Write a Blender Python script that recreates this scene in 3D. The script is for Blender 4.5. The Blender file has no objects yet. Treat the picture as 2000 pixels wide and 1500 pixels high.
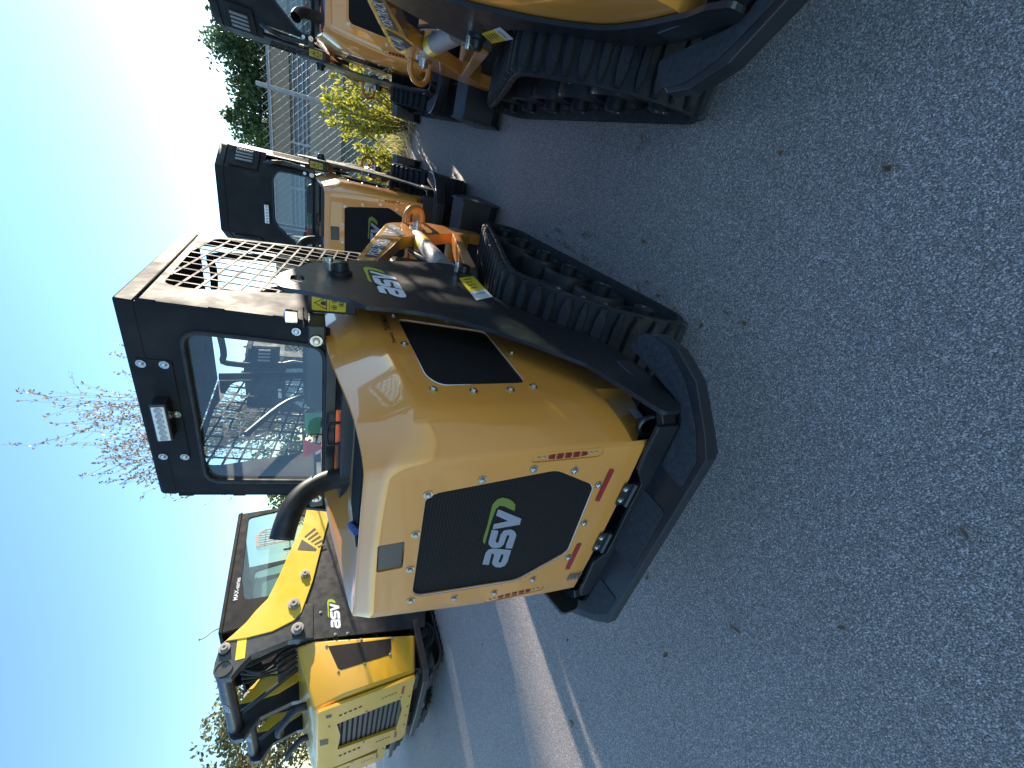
import bpy, bmesh, math, random
import numpy as np
from mathutils import Vector, Matrix
from mathutils.geometry import tessellate_polygon
rad = math.radians
random.seed(7)
scene = bpy.context.scene

# ------------------------------------------------------------------ camera, sky, sun, exposure
# The photograph was taken with the phone turned on its side: the camera is rolled by 90 degrees.
R = np.array([[0.51723, -0.396776, 0.758315], [-0.855824, -0.233292, 0.461672], [-0.006271, -0.887775, -0.460236]])          # rows: world x, y, z in camera axes (right, down, forward) of the upright view
FPX, CAMH = 756.33, 1.4432
cam_d = bpy.data.cameras.new('camera'); cam = bpy.data.objects.new('camera', cam_d)
scene.collection.objects.link(cam); scene.camera = cam
eu, ed, ef = R[:, 0], R[:, 1], R[:, 2]
M = Matrix.Identity(4)
for i in range(3):
    M[i][0], M[i][1], M[i][2] = ed[i], eu[i], -ef[i]
M[2][3] = CAMH
cam.matrix_world = M
cam_d.sensor_fit = 'HORIZONTAL'; cam_d.sensor_width = 36.0; cam_d.lens = 36.0 * FPX / 2000.0
cam_d.clip_start = 0.05; cam_d.clip_end = 2000

SUN_AZ, SUN_EL = -17.0, 10.2       # degrees, azimuth from +x towards +y
sdir = Vector((math.cos(rad(SUN_AZ)) * math.cos(rad(SUN_EL)), math.sin(rad(SUN_AZ)) * math.cos(rad(SUN_EL)), math.sin(rad(SUN_EL))))
world = bpy.data.worlds.new('World'); scene.world = world; world.use_nodes = True
wn = world.node_tree
sky = wn.nodes.new('ShaderNodeTexSky'); sky.sky_type = 'NISHITA'; sky.sun_disc = False
sky.sun_elevation = rad(SUN_EL); sky.sun_rotation = math.atan2(sdir.x, sdir.y)
sky.air_density = 1.0; sky.dust_density = 0.06; sky.ozone_density = 3.0
wn.links.new(sky.outputs[0], wn.nodes['Background'].inputs[0])
wn.nodes['Background'].inputs[1].default_value = 0.15
sl = bpy.data.lights.new('sun', 'SUN'); sl.energy = 4.6; sl.angle = rad(0.5); sl.color = (1.0, 0.88, 0.72)
sun = bpy.data.objects.new('sun', sl); scene.collection.objects.link(sun)
sun.rotation_euler = (-sdir).to_track_quat('-Z', 'Y').to_euler(); sun.location = (6, -10, 8)
scene.view_settings.view_transform = 'Standard'; scene.view_settings.look = 'None'
scene.view_settings.exposure = 1.6; scene.view_settings.gamma = 1.0
scene.render.resolution_x, scene.render.resolution_y = 1024, 768

# ------------------------------------------------------------------ photo pixel -> place
def ray(px, py): return R @ np.array([1500 - py - 750, px - 1000, FPX])
def at(px, py, axis, val):
    d = ray(px, py); i = 'xyz'.index(axis); c = np.array([0, 0, CAMH]); t = (val - c[i]) / d[i]
    return Vector(c + t * d)

# ------------------------------------------------------------------ materials
MATS = {}
def mat(name, col=(.5, .5, .5), rough=.5, metal=0., coat=0., spec=.5, coat_rough=.05):
    m = bpy.data.materials.new(name); m.use_nodes = True; MATS[name] = m
    b = m.node_tree.nodes['Principled BSDF']
    b.inputs['Base Color'].default_value = (*col, 1); b.inputs['Roughness'].default_value = rough
    b.inputs['Metallic'].default_value = metal; b.inputs['Coat Weight'].default_value = coat
    b.inputs['Coat Roughness'].default_value = coat_rough; b.inputs['Specular IOR Level'].default_value = spec
    return m
def nodes(m): return m.node_tree, m.node_tree.nodes['Principled BSDF']
def N(t, kind, **kw):
    n = t.nodes.new(kind)
    for k, v in kw.items():
        if k in n.inputs: n.inputs[k].default_value = v
        else: setattr(n, k, v)
    return n
def ramp(t, src, stops):
    r = t.nodes.new('ShaderNodeValToRGB'); e = r.color_ramp.elements
    while len(e) < len(stops): e.new(.5)
    for k, (p, c) in enumerate(stops):
        e[k].position = p; e[k].color = (*c, 1) if len(c) == 3 else c
    t.links.new(src, r.inputs[0]); return r
def objco(t): return t.nodes.new('ShaderNodeTexCoord').outputs['Object']
def worn(m, base, alt, scale=6., lo=.45, hi=.75, rough=None, bump=0., bscale=120.):
    """colour mottling, roughness variation and a fine surface bump"""
    t, b = nodes(m); co = objco(t)
    n = N(t, 'ShaderNodeTexNoise', Scale=scale, Detail=6., Roughness=.6); t.links.new(co, n.inputs['Vector'])
    r = ramp(t, n.outputs['Fac'], [(lo, base), (hi, alt)]); t.links.new(r.outputs[0], b.inputs['Base Color'])
    if rough:
        rr = N(t, 'ShaderNodeMapRange'); rr.inputs[1].default_value = .35; rr.inputs[2].default_value = .7
        rr.inputs[3].default_value = rough[0]; rr.inputs[4].default_value = rough[1]
        n2 = N(t, 'ShaderNodeTexNoise', Scale=scale * 2.3, Detail=5.); t.links.new(co, n2.inputs['Vector'])
        t.links.new(n2.outputs['Fac'], rr.inputs[0]); t.links.new(rr.outputs[0], b.inputs['Roughness'])
    if bump:
        n3 = N(t, 'ShaderNodeTexNoise', Scale=bscale, Detail=3.); t.links.new(co, n3.inputs['Vector'])
        bp = N(t, 'ShaderNodeBump', Strength=bump, Distance=.002); t.links.new(n3.outputs['Fac'], bp.inputs['Height'])
        t.links.new(bp.outputs[0], b.inputs['Normal'])
    return m
worn(mat('amber_paint', (.60, .27, .045), .34, coat=1., coat_rough=.035), (.70, .280, .044), (.66, .262, .041), 3., rough=(.3, .42), bump=.025, bscale=260.)
worn(mat('yellow_paint', (.78, .47, .02), .34, coat=.4, coat_rough=.1), (.80, .49, .02), (.74, .44, .02), 2.5, rough=(.3, .45), bump=.06, bscale=200.)
worn(mat('black_paint', (.011, .012, .014), .32, coat=.25, coat_rough=.15), (.013, .014, .016), (.018, .018, .019), 7., .5, .8, rough=(.38, .52), bump=.1, bscale=300.)
worn(mat('cab_paint', (.014, .014, .015), .6, spec=.13), (.016, .017, .019), (.036, .033, .030), 5., .5, .85, rough=(.62, .78), bump=.15, bscale=240.)
worn(mat('grip_pad', (.03, .032, .035), .85), (.026, .028, .032), (.05, .051, .054), 60., .4, .7, bump=1., bscale=420.)
worn(mat('rubber', (.014, .014, .015), .75), (.012, .012, .013), (.035, .031, .027), 9., .5, .8, rough=(.6, .85), bump=.4, bscale=160.)
worn(mat('wheel_rubber', (.015, .015, .017), .6), (.013, .013, .015), (.03, .028, .026), 12., .5, .8, rough=(.5, .75), bump=.3, bscale=140.)
worn(mat('zinc', (.6, .58, .52), .32, metal=1.), (.62, .60, .55), (.42, .38, .30), 90., .45, .7)
worn(mat('steel', (.3, .28, .26), .5, metal=.15), (.30, .27, .25), (.20, .18, .16), 30., .5, .75, rough=(.55, .75))
worn(mat('hose', (.016, .016, .017), .5), (.014, .014, .015), (.03, .03, .03), 30.)
mat('chrome', (.82, .82, .84), .1, metal=1.)
mat('white_decal', (.74, .75, .77), .38); mat('green_decal', (.36, .48, .03), .4); mat('yellow_decal', (.82, .60, .02), .42)
mat('black_decal', (.02, .02, .02), .45); mat('grey_decal', (.07, .065, .06), .6, spec=.25); mat('sticker', (.75, .75, .74), .4)
mat('red_lens', (.20, .006, .006), .12, coat=.6); mat('reflector', (.33, .012, .016), .3, coat=.4); mat('lamp_lens', (.055, .044, .040), .35, coat=.1)
mat('led', (.34, .33, .33), .2, coat=.3); mat('seat_vinyl', (.018, .02, .022), .45)
mat('red_tag', (.62, .03, .025), .4); mat('green_tag', (.03, .25, .10), .4); mat('blue_plastic', (.06, .11, .30), .5)
mat('slat', (.055, .048, .046), .45); mat('dark_void', (.006, .006, .007), .9); mat('steel_grey', (.20, .20, .21), .45, metal=.6)

def grille_mat(name, print_col=None, scale=230.):
    """perforated black sheet; print shows only on the land between the holes"""
    m = mat(name, (.02, .02, .02), .7, spec=.15); t, b = nodes(m); co = objco(t)
    sep = N(t, 'ShaderNodeSeparateXYZ'); t.links.new(co, sep.inputs[0])
    def math_(op, a, bb):
        n = N(t, 'ShaderNodeMath', operation=op)
        for k, v in enumerate((a, bb)):
            if isinstance(v, (int, float)): n.inputs[k].default_value = v
            elif v is not None: t.links.new(v, n.inputs[k])
        return n.outputs[0]
    hx = math_('ADD', sep.outputs[0], sep.outputs[1]); z = sep.outputs[2]
    a = math_('SINE', math_('MULTIPLY', math_('ADD', hx, math_('MULTIPLY', z, .58)), scale * 2.6), 0)
    c = math_('SINE', math_('MULTIPLY', math_('SUBTRACT', hx, math_('MULTIPLY', z, .58)), scale * 2.6), 0)
    f = math_('MULTIPLY', a, c)
    land = (.018, .016, .016) if print_col is None else print_col
    hole = (.004, .004, .004) if print_col is None else tuple(v * .28 for v in print_col)
    r = ramp(t, f, [(.0, land), (.25, hole)]); t.links.new(r.outputs[0], b.inputs['Base Color'])
    bp = N(t, 'ShaderNodeBump', Strength=.35, Distance=.002); bp.invert = True; t.links.new(f, bp.inputs['Height']); t.links.new(bp.outputs[0], b.inputs['Normal'])
    return m
grille_mat('grille'); grille_mat('grille_white', (.66, .67, .74)); grille_mat('grille_green', (.40, .50, .10))

def glass_mat(name, tint=(.80, .88, .86)):
    m = bpy.data.materials.new(name); m.use_nodes = True; MATS[name] = m; t = m.node_tree; t.nodes.clear()
    out = N(t, 'ShaderNodeOutputMaterial'); tr = N(t, 'ShaderNodeBsdfTransparent'); tr.inputs[0].default_value = (*tint, 1)
    gl = N(t, 'ShaderNodeBsdfGlossy', Roughness=.015); df = N(t, 'ShaderNodeBsdfDiffuse'); df.inputs[0].default_value = (.35, .42, .45, 1)
    co = objco(t); n = N(t, 'ShaderNodeTexNoise', Scale=5., Detail=8., Roughness=.7); t.links.new(co, n.inputs['Vector'])
    mr = N(t, 'ShaderNodeMapRange'); mr.inputs[1].default_value = .35; mr.inputs[2].default_value = .75; mr.inputs[3].default_value = .07; mr.inputs[4].default_value = .17
    t.links.new(n.outputs['Fac'], mr.inputs[0])
    dust = N(t, 'ShaderNodeMixShader'); t.links.new(mr.outputs[0], dust.inputs[0]); t.links.new(tr.outputs[0], dust.inputs[1]); t.links.new(df.outputs[0], dust.inputs[2])
    lw = N(t, 'ShaderNodeLayerWeight', Blend=.5); pw = N(t, 'ShaderNodeMath', operation='POWER'); pw.inputs[1].default_value = 3.5; t.links.new(lw.outputs['Facing'], pw.inputs[0])
    mr2 = N(t, 'ShaderNodeMapRange'); mr2.inputs[3].default_value = .07; mr2.inputs[4].default_value = .85; t.links.new(pw.outputs[0], mr2.inputs[0]); mx = N(t, 'ShaderNodeMixShader')
    t.links.new(mr2.outputs[0], mx.inputs[0]); t.links.new(dust.outputs[0], mx.inputs[1]); t.links.new(gl.outputs[0], mx.inputs[2])
    t.links.new(mx.outputs[0], out.inputs[0]); return m
glass_mat('glass'); glass_mat('tinted_glass', (.42, .52, .50))

def leaf_mat(name, c1, c2, trans=.35):
    m = mat(name, c1, .55); t, b = nodes(m)
    oi = N(t, 'ShaderNodeNewGeometry'); r = ramp(t, oi.outputs['Random Per Island'], [(.0, c1), (1., c2)])
    t.links.new(r.outputs[0], b.inputs['Base Color'])
    tl = N(t, 'ShaderNodeBsdfTranslucent'); t.links.new(r.outputs[0], tl.inputs[0])
    mx = N(t, 'ShaderNodeMixShader', Fac=trans); out = t.nodes['Material Output']
    t.links.new(b.outputs[0], mx.inputs[1]); t.links.new(tl.outputs[0], mx.inputs[2]); t.links.new(mx.outputs[0], out.inputs[0]); return m
leaf_mat('oak_leaf', (.035, .065, .022), (.09, .14, .045)); leaf_mat('light_leaf', (.06, .11, .018), (.15, .20, .04))
leaf_mat('shrub_leaf', (.20, .24, .02), (.55, .50, .07), .5); leaf_mat('dry_twig_leaf', (.22, .19, .12), (.42, .36, .24), .3)
leaf_mat('olive_leaf', (.09, .10, .03), (.26, .24, .11), .35); leaf_mat('straw', (.34, .18, .09), (.62, .42, .27), .2); leaf_mat('grass', (.28, .28, .06), (.62, .54, .24), .45); leaf_mat('fallen', (.17, .10, .065), (.36, .29, .22), .2)
worn(mat('bark', (.10, .085, .07), .9), (.10, .085, .07), (.17, .15, .125), 14., bump=.8, bscale=40.)
worn(mat('pale_bark', (.3, .24, .18), .9), (.30, .24, .18), (.22, .17, .125), 14.)
worn(mat('gold_paint', (.72, .38, .02), .34, coat=.6, coat_rough=.08), (.72, .375, .018), (.68, .35, .018), 2.5, rough=(.3, .45))
worn(mat('galvanised', (.36, .36, .35), .6, metal=.3), (.36, .355, .345), (.28, .275, .27), 12.)
worn(mat('tan_wall', (.42, .32, .24), .85), (.30, .22, .155), (.25, .185, .13), 1.2, bump=.2, bscale=30.)
worn(mat('pale_wall', (.50, .42, .35), .85), (.36, .29, .225), (.31, .25, .19), 1.0, bump=.2, bscale=30.)
mat('grey_band', (.16, .175, .20), .6); mat('pipe_grey', (.36, .37, .39), .5)

def asphalt():
    m = mat('asphalt', (.1, .1, .1), .7); t, b = nodes(m); co = objco(t)
    n0 = N(t, 'ShaderNodeTexNoise', Scale=55., Detail=2.); t.links.new(co, n0.inputs['Vector'])
    mixv = N(t, 'ShaderNodeMix', data_type='VECTOR'); mixv.inputs[0].default_value = .006
    t.links.new(co, mixv.inputs[4]); t.links.new(n0.outputs['Color'], mixv.inputs[5])
    def vor(scale, feat='F1'):
        v = N(t, 'ShaderNodeTexVoronoi', Scale=scale); v.feature = feat; t.links.new(mixv.outputs[1], v.inputs['Vector']); return v
    v1, v2 = vor(460.), vor(245.)
    g1 = N(t, 'ShaderNodeSeparateColor'); t.links.new(v1.outputs['Color'], g1.inputs[0])
    g2 = N(t, 'ShaderNodeSeparateColor'); t.links.new(v2.outputs['Color'], g2.inputs[0])
    c1 = ramp(t, g1.outputs[0], [(0., (.16, .153, .148)), (.5, (.34, .325, .312)), (.80, (.54, .515, .50)), (.93, (.80, .77, .75)), (1., (.95, .92, .90))])
    c2 = ramp(t, g2.outputs[0], [(0., (.34, .325, .315)), (.4, (.60, .575, .555)), (.75, (.85, .82, .80)), (1., (.95, .92, .90))])
    gap1 = ramp(t, v1.outputs['Distance'], [(.25, (1, 1, 1)), (.75, (.25, .25, .26))]); gap2 = ramp(t, v2.outputs['Distance'], [(.3, (1, 1, 1)), (.7, (0, 0, 0))])
    mul = N(t, 'ShaderNodeMix', data_type='RGBA', blend_type='MULTIPLY'); mul.inputs[0].default_value = .8
    t.links.new(c1.outputs[0], mul.inputs[6]); t.links.new(gap1.outputs[0], mul.inputs[7])
    sel = ramp(t, g2.outputs[1], [(.66, (0, 0, 0)), (.68, (1, 1, 1))])
    fac = N(t, 'ShaderNodeMix', data_type='RGBA', blend_type='MULTIPLY'); fac.inputs[0].default_value = 1.
    t.links.new(sel.outputs[0], fac.inputs[6]); t.links.new(gap2.outputs[0], fac.inputs[7])
    mx = N(t, 'ShaderNodeMix', data_type='RGBA'); t.links.new(fac.outputs[2], mx.inputs[0]); t.links.new(mul.outputs[2], mx.inputs[6]); t.links.new(c2.outputs[0], mx.inputs[7])
    big = N(t, 'ShaderNodeTexNoise', Scale=1.1, Detail=5., Roughness=.55); t.links.new(co, big.inputs['Vector'])
    br = ramp(t, big.outputs['Fac'], [(.3, (1., .89, .83)), (.7, (1.1, 1.01, .96))])
    fin = N(t, 'ShaderNodeMix', data_type='RGBA', blend_type='MULTIPLY'); fin.inputs[0].default_value = 1.
    t.links.new(mx.outputs[2], fin.inputs[6]); t.links.new(br.outputs[0], fin.inputs[7])
    t.links.new(fin.outputs[2], b.inputs['Base Color'])
    rr = ramp(t, g1.outputs[1], [(0., (.38,) * 3), (1., (.75,) * 3)]); t.links.new(rr.outputs[0], b.inputs['Roughness'])
    add = N(t, 'ShaderNodeMath', operation='ADD'); t.links.new(v1.outputs['Distance'], add.inputs[0]); t.links.new(v2.outputs['Distance'], add.inputs[1])
    bp = N(t, 'ShaderNodeBump', Strength=.9, Distance=.004); bp.invert = True; t.links.new(add.outputs[0], bp.inputs['Height']); t.links.new(bp.outputs[0], b.inputs['Normal'])
asphalt()
def dirt():
    m = mat('dirt', (.2, .17, .1), .95); t, b = nodes(m); co = objco(t)
    n = N(t, 'ShaderNodeTexNoise', Scale=1.6, Detail=10., Roughness=.7); t.links.new(co, n.inputs['Vector'])
    r = ramp(t, n.outputs['Fac'], [(.35, (.075, .085, .03)), (.55, (.15, .13, .06)), (.75, (.24, .19, .11))]); t.links.new(r.outputs[0], b.inputs['Base Color'])
dirt()

# ------------------------------------------------------------------ mesh helpers
COL = scene.collection
class MB:
    def __init__(s): s.v = []; s.f = []
    def add(s, vs, fs):
        o = len(s.v); s.v += [Vector(p) for p in vs]; s.f += [tuple(i + o for i in f) for f in fs]; return s
    def box(s, lo, hi):
        x0, y0, z0 = lo; x1, y1, z1 = hi
        return s.add([(x0, y0, z0), (x1, y0, z0), (x1, y1, z0), (x0, y1, z0), (x0, y0, z1), (x1, y0, z1), (x1, y1, z1), (x0, y1, z1)],
                     [(0, 3, 2, 1), (4, 5, 6, 7), (0, 1, 5, 4), (1, 2, 6, 5), (2, 3, 7, 6), (3, 0, 4, 7)])
    def loft(s, rings, cap=True, closed=True):
        n = len(rings[0]); vs = [p for r in rings for p in r]; fs = []
        for k in range(len(rings) - 1):
            for i in range(n if closed else n - 1):
                j = (i + 1) % n; fs.append((k * n + i, k * n + j, (k + 1) * n + j, (k + 1) * n + i))
        if cap: fs.append(tuple(range(n - 1, -1, -1))); fs.append(tuple(range((len(rings) - 1) * n, len(rings) * n)))
        return s.add(vs, fs)
    def prism(s, pts, off):
        """closed 3D polygon pts extruded by vector off"""
        off = Vector(off); a = [Vector(p) for p in pts]; return s.loft([a, [p + off for p in a]])
    def tube(s, path, r, n=10, cap=True):
        path = [Vector(p) for p in path]; rings = []; up = None
        for i, p in enumerate(path):
            t = (path[min(i + 1, len(path) - 1)] - path[max(i - 1, 0)]).normalized()
            if up is None: up = t.orthogonal().normalized()
            up = (up - t * up.dot(t)).normalized(); w = t.cross(up); rr = r[i] if isinstance(r, (list, tuple)) else r
            rings.append([p + (up * math.cos(2 * math.pi * k / n) + w * math.sin(2 * math.pi * k / n)) * rr for k in range(n)])
        return s.loft(rings, cap)
    def cyl(s, a, b, r, n=16): return s.tube([a, b], r, n)
    def lathe(s, c, axis, prof, n=24):
        """prof: (distance along axis, radius)"""
        ax = Vector(axis).normalized(); u = ax.orthogonal().normalized(); w = ax.cross(u); c = Vector(c)
        return s.loft([[c + ax * h + (u * math.cos(2 * math.pi * k / n) + w * math.sin(2 * math.pi * k / n)) * r for k in range(n)] for h, r in prof])
    def sheet(s, loops):
        """flat filled outline(s): first loop outer, the rest holes"""
        L = [[Vector(p) for p in l] for l in loops]; flat = [p for l in L for p in l]
        return s.add(flat, [tuple(t) for t in tessellate_polygon(L)])
    def mesh(s, name):
        m = bpy.data.meshes.new(name); m.from_pydata([tuple(v) for v in s.v], [], s.f)
        bm = bmesh.new(); bm.from_mesh(m); bmesh.ops.recalc_face_normals(bm, faces=bm.faces)
        if all(e.is_manifold for e in bm.edges) and bm.calc_volume(signed=True) < 0: bmesh.ops.reverse_faces(bm, faces=bm.faces)
        bm.to_mesh(m); bm.free(); return m
def link(name, me, material, parent=None, smooth=35., bevel=0., mw=None):
    o = bpy.data.objects.new(name, me); COL.objects.link(o)
    if material is not None: me.materials.clear(); me.materials.append(MATS[material])
    if smooth: me.shade_smooth(); me.set_sharp_from_angle(angle=rad(smooth))
    if bevel:
        b = o.modifiers.new('bevel', 'BEVEL'); b.width = bevel; b.segments = 2; b.limit_method = 'ANGLE'; b.angle_limit = rad(40); b.harden_normals = False
    if parent is not None: o.parent = parent
    if mw is not None: o.matrix_local = mw
    return o
def part(name, mb, material, parent=None, **kw): return link(name, mb.mesh(name) if isinstance(mb, MB) else mb, material, parent, **kw)
def thing(name, loc, rz=0., label=None, cat=None, group=None):
    o = bpy.data.objects.new(name, None); COL.objects.link(o); o.location = loc; o.rotation_euler = (0, 0, rz); o.empty_display_size = .3
    return tag(o, label, cat, group)
def tag(o, label=None, cat=None, group=None, kind=None):
    for k, v in (('label', label), ('category', cat), ('group', group), ('kind', kind)):
        if v: o[k] = v
    return o
def copy_tree(o, parent=None):
    c = o.copy(); COL.objects.link(c); c.parent = parent
    for ch in list(o.children): copy_tree(ch, c)
    return c
def evaluated(o):
    dg = bpy.context.evaluated_depsgraph_get(); me = bpy.data.meshes.new_from_object(o.evaluated_get(dg)); return me
def text_mesh(s, size, align='CENTER'):
    c = bpy.data.curves.new('t', 'FONT'); c.body = s; c.size = size; c.align_x = align; c.align_y = 'CENTER'; c.offset = size * .012
    o = bpy.data.objects.new('t', c); COL.objects.link(o); bpy.context.view_layer.update()
    me = evaluated(o); bpy.data.objects.remove(o); return me
def frame(o, ex, ez):
    """matrix whose x runs along ex, y along ez (text plane)"""
    ex, ez = Vector(ex).normalized(), Vector(ez).normalized(); n = ex.cross(ez)
    m = Matrix.Identity(4)
    for i in range(3): m[i][0], m[i][1], m[i][2], m[i][3] = ex[i], ez[i], n[i], o[i]
    return m
def smooth_path(pts, n, closed=False):
    P = [Vector(p) for p in pts]; out = []; m = len(P); segs = m if closed else m - 1
    for i in range(segs):
        g = (lambda k: P[k % m]) if closed else (lambda k: P[max(0, min(m - 1, k))])
        a, b, c, d = g(i - 1), g(i), g(i + 1), g(i + 2)
        for k in range(n):
            t = k / n; out.append(.5 * ((2 * b) + (c - a) * t + (2 * a - 5 * b + 4 * c - d) * t * t + (3 * b - a - 3 * c + d) * t ** 3))
    if not closed: out.append(P[-1])
    return out
def resample(pts, n):
    P = [Vector(p) for p in pts]; P.append(P[0]); L = [0]
    for a, b in zip(P, P[1:]): L.append(L[-1] + (b - a).length)
    out = []; j = 0
    for k in range(n):
        s = L[-1] * k / n
        while L[j + 1] < s: j += 1
        f = (s - L[j]) / max(1e-9, L[j + 1] - L[j]); out.append(P[j].lerp(P[j + 1], f))
    return out

# the maker's mark "asv" with its swoosh, outlines in (right, up) units, 1 wide
def _logo():
    T = lambda L: [at(920 + a / 8.3333, 950 + b / 8.3333, 'x', .66) for a, b in L]
    raw = {'v': [[(410, 310), (850, 460), (820, 575), (300, 710), (325, 605), (600, 525), (370, 435)]],
           's': [[(285, 722), (395, 718), (412, 745), (358, 925), (370, 955), (405, 955), (425, 900), (455, 790), (520, 710), (640, 680), (715, 705), (750, 770), (735, 830), (665, 1040),
                  (545, 1045), (560, 960), (620, 820), (605, 790), (575, 795), (545, 880), (510, 980), (450, 1035), (370, 1060), (275, 1055), (225, 1000), (222, 960)]],
           'a': [[(105, 1390), (165, 1170), (215, 1105), (300, 1072), (650, 1068), (580, 1290), (530, 1370), (440, 1415), (350, 1415), (295, 1370), (290, 1330), (330, 1190), (310, 1170), (280, 1180), (225, 1390)],
                 [(465, 1165), (500, 1165), (505, 1190), (460, 1310), (435, 1325), (410, 1310)]],
           'swoosh': [[(150, 1005), (115, 965), (120, 900), (200, 640), (280, 300), (310, 210), (400, 110), (500, 75), (610, 90), (700, 140), (740, 200), (735, 270), (720, 320), (640, 290), (520, 240), (440, 240), (370, 300), (330, 400), (250, 640), (180, 900)]]}
    res = {k: [[(-p.y, p.z) for p in T(l)] for l in v] for k, v in raw.items()}
    xs = [p[0] for v in res.values() for l in v for p in l]; zs = [p[1] for v in res.values() for l in v for p in l]
    cx, cz, w = (min(xs) + max(xs)) / 2, (min(zs) + max(zs)) / 2, max(xs) - min(xs)
    return {k: [[((x - cx) / w, (z - cz) / w) for x, z in l] for l in v] for k, v in res.items()}
LOGO = _logo()
def logo(parent, mw, width, white='white_decal', green='green_decal'):
    for k, loops in LOGO.items():
        m = MB().sheet([[(x * width, z * width, 0) for x, z in l] for l in loops])
        part('logo_swoosh' if k == 'swoosh' else 'logo_letter', m, green if k == 'swoosh' else white, parent, smooth=0, mw=mw)
def bolt_mesh():
    m = MB(); m.lathe((0, 0, 0), (0, 0, 1), [(0, .0125), (.0025, .0125), (.0025, .0085)], 12); m.lathe((0, 0, .0015), (0, 0, 1), [(0, .0075), (.0055, .0075), (.007, .005)], 6)
    return m.mesh('bolt')
BOLT = bolt_mesh(); BOLT.materials.append(MATS['zinc'])
def bolt(parent, p, n, s=1.):
    o = bpy.data.objects.new('bolt', BOLT); COL.objects.link(o); o.parent = parent
    o.matrix_local = Matrix.Translation(p) @ Vector(n).to_track_quat('Z', 'X').to_matrix().to_4x4() @ Matrix.Scale(s, 4); return o
def mirror(pts, s): return [(p[0], p[1] * s, p[2]) for p in pts]

# ------------------------------------------------------------------ the compact track loader
OX, OY = 1.6, .955                 # where the main machine stands; its parts are measured in its own frame
def loc(px, py, axis, val):
    v = at(px, py, axis, val + {'x': OX, 'y': OY, 'z': 0}[axis]); return Vector((v.x - OX, v.y - OY, v.z))
def doorx(z): return -1.0238 + .092 * z
def door(y, z, d=0.): return Vector((doorx(z) - d * .9958, y, z + d * .0916))
DN = Vector((-.9958, 0, .0916))
def cabx(z): return -.178 - .187 * (1.95 - z)
def inside_spans(p, d, poly):
    """parameter spans of the line p + t d inside a 2D polygon"""
    ts = []
    for a, b in zip(poly, poly[1:] + poly[:1]):
        ex, ez = b[0] - a[0], b[1] - a[1]; den = d[0] * ez - d[1] * ex
        if abs(den) < 1e-9: continue
        t = ((a[0] - p[0]) * ez - (a[1] - p[1]) * ex) / den; u = ((a[0] - p[0]) * d[1] - (a[1] - p[1]) * d[0]) / den
        if 0 <= u < 1: ts.append(t)
    ts.sort(); return list(zip(ts[::2], ts[1::2]))
def plate_mb(loops, to3, off):
    """flat plate with holes: loops in 2D, to3 maps to 3D, off is the thickness vector"""
    off = Vector(off); mb = MB(); L = [[Vector(to3(*p)) for p in l] for l in loops]
    flat = [p for l in L for p in l]; tri = [tuple(t) for t in tessellate_polygon(L)]; n = len(flat)
    mb.add(flat + [p + off for p in flat], tri + [tuple(i + n for i in reversed(t)) for t in tri])
    o = 0
    for l in L:
        m = len(l); mb.f += [(o + i, o + (i + 1) % m, o + n + (i + 1) % m, o + n + i) for i in range(m)]; o += m
    return mb
def rrect(x0, x1, y0, y1, r, n=4):
    out = []
    for cx, cy, a0 in ((x1 - r, y1 - r, 0), (x0 + r, y1 - r, 90), (x0 + r, y0 + r, 180), (x1 - r, y0 + r, 270)):
        out += [(cx + r * math.cos(rad(a0 + 90 * k / n)), cy + r * math.sin(rad(a0 + 90 * k / n))) for k in range(n + 1)]
    return out
def rounded(poly, r, n=3):
    out = []; m = len(poly)
    for i in range(m):
        p, a, b = Vector(poly[i]), Vector(poly[i - 1]), Vector(poly[(i + 1) % m])
        da, db = (a - p), (b - p); k = min(r, da.length * .45, db.length * .45); s, e = p + da.normalized() * k, p + db.normalized() * k
        for j in range(n + 1):
            t = j / n; q = s * (1 - t) ** 2 + p * 2 * t * (1 - t) + e * t * t; out.append((q.x, q.y))
    return out

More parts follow.
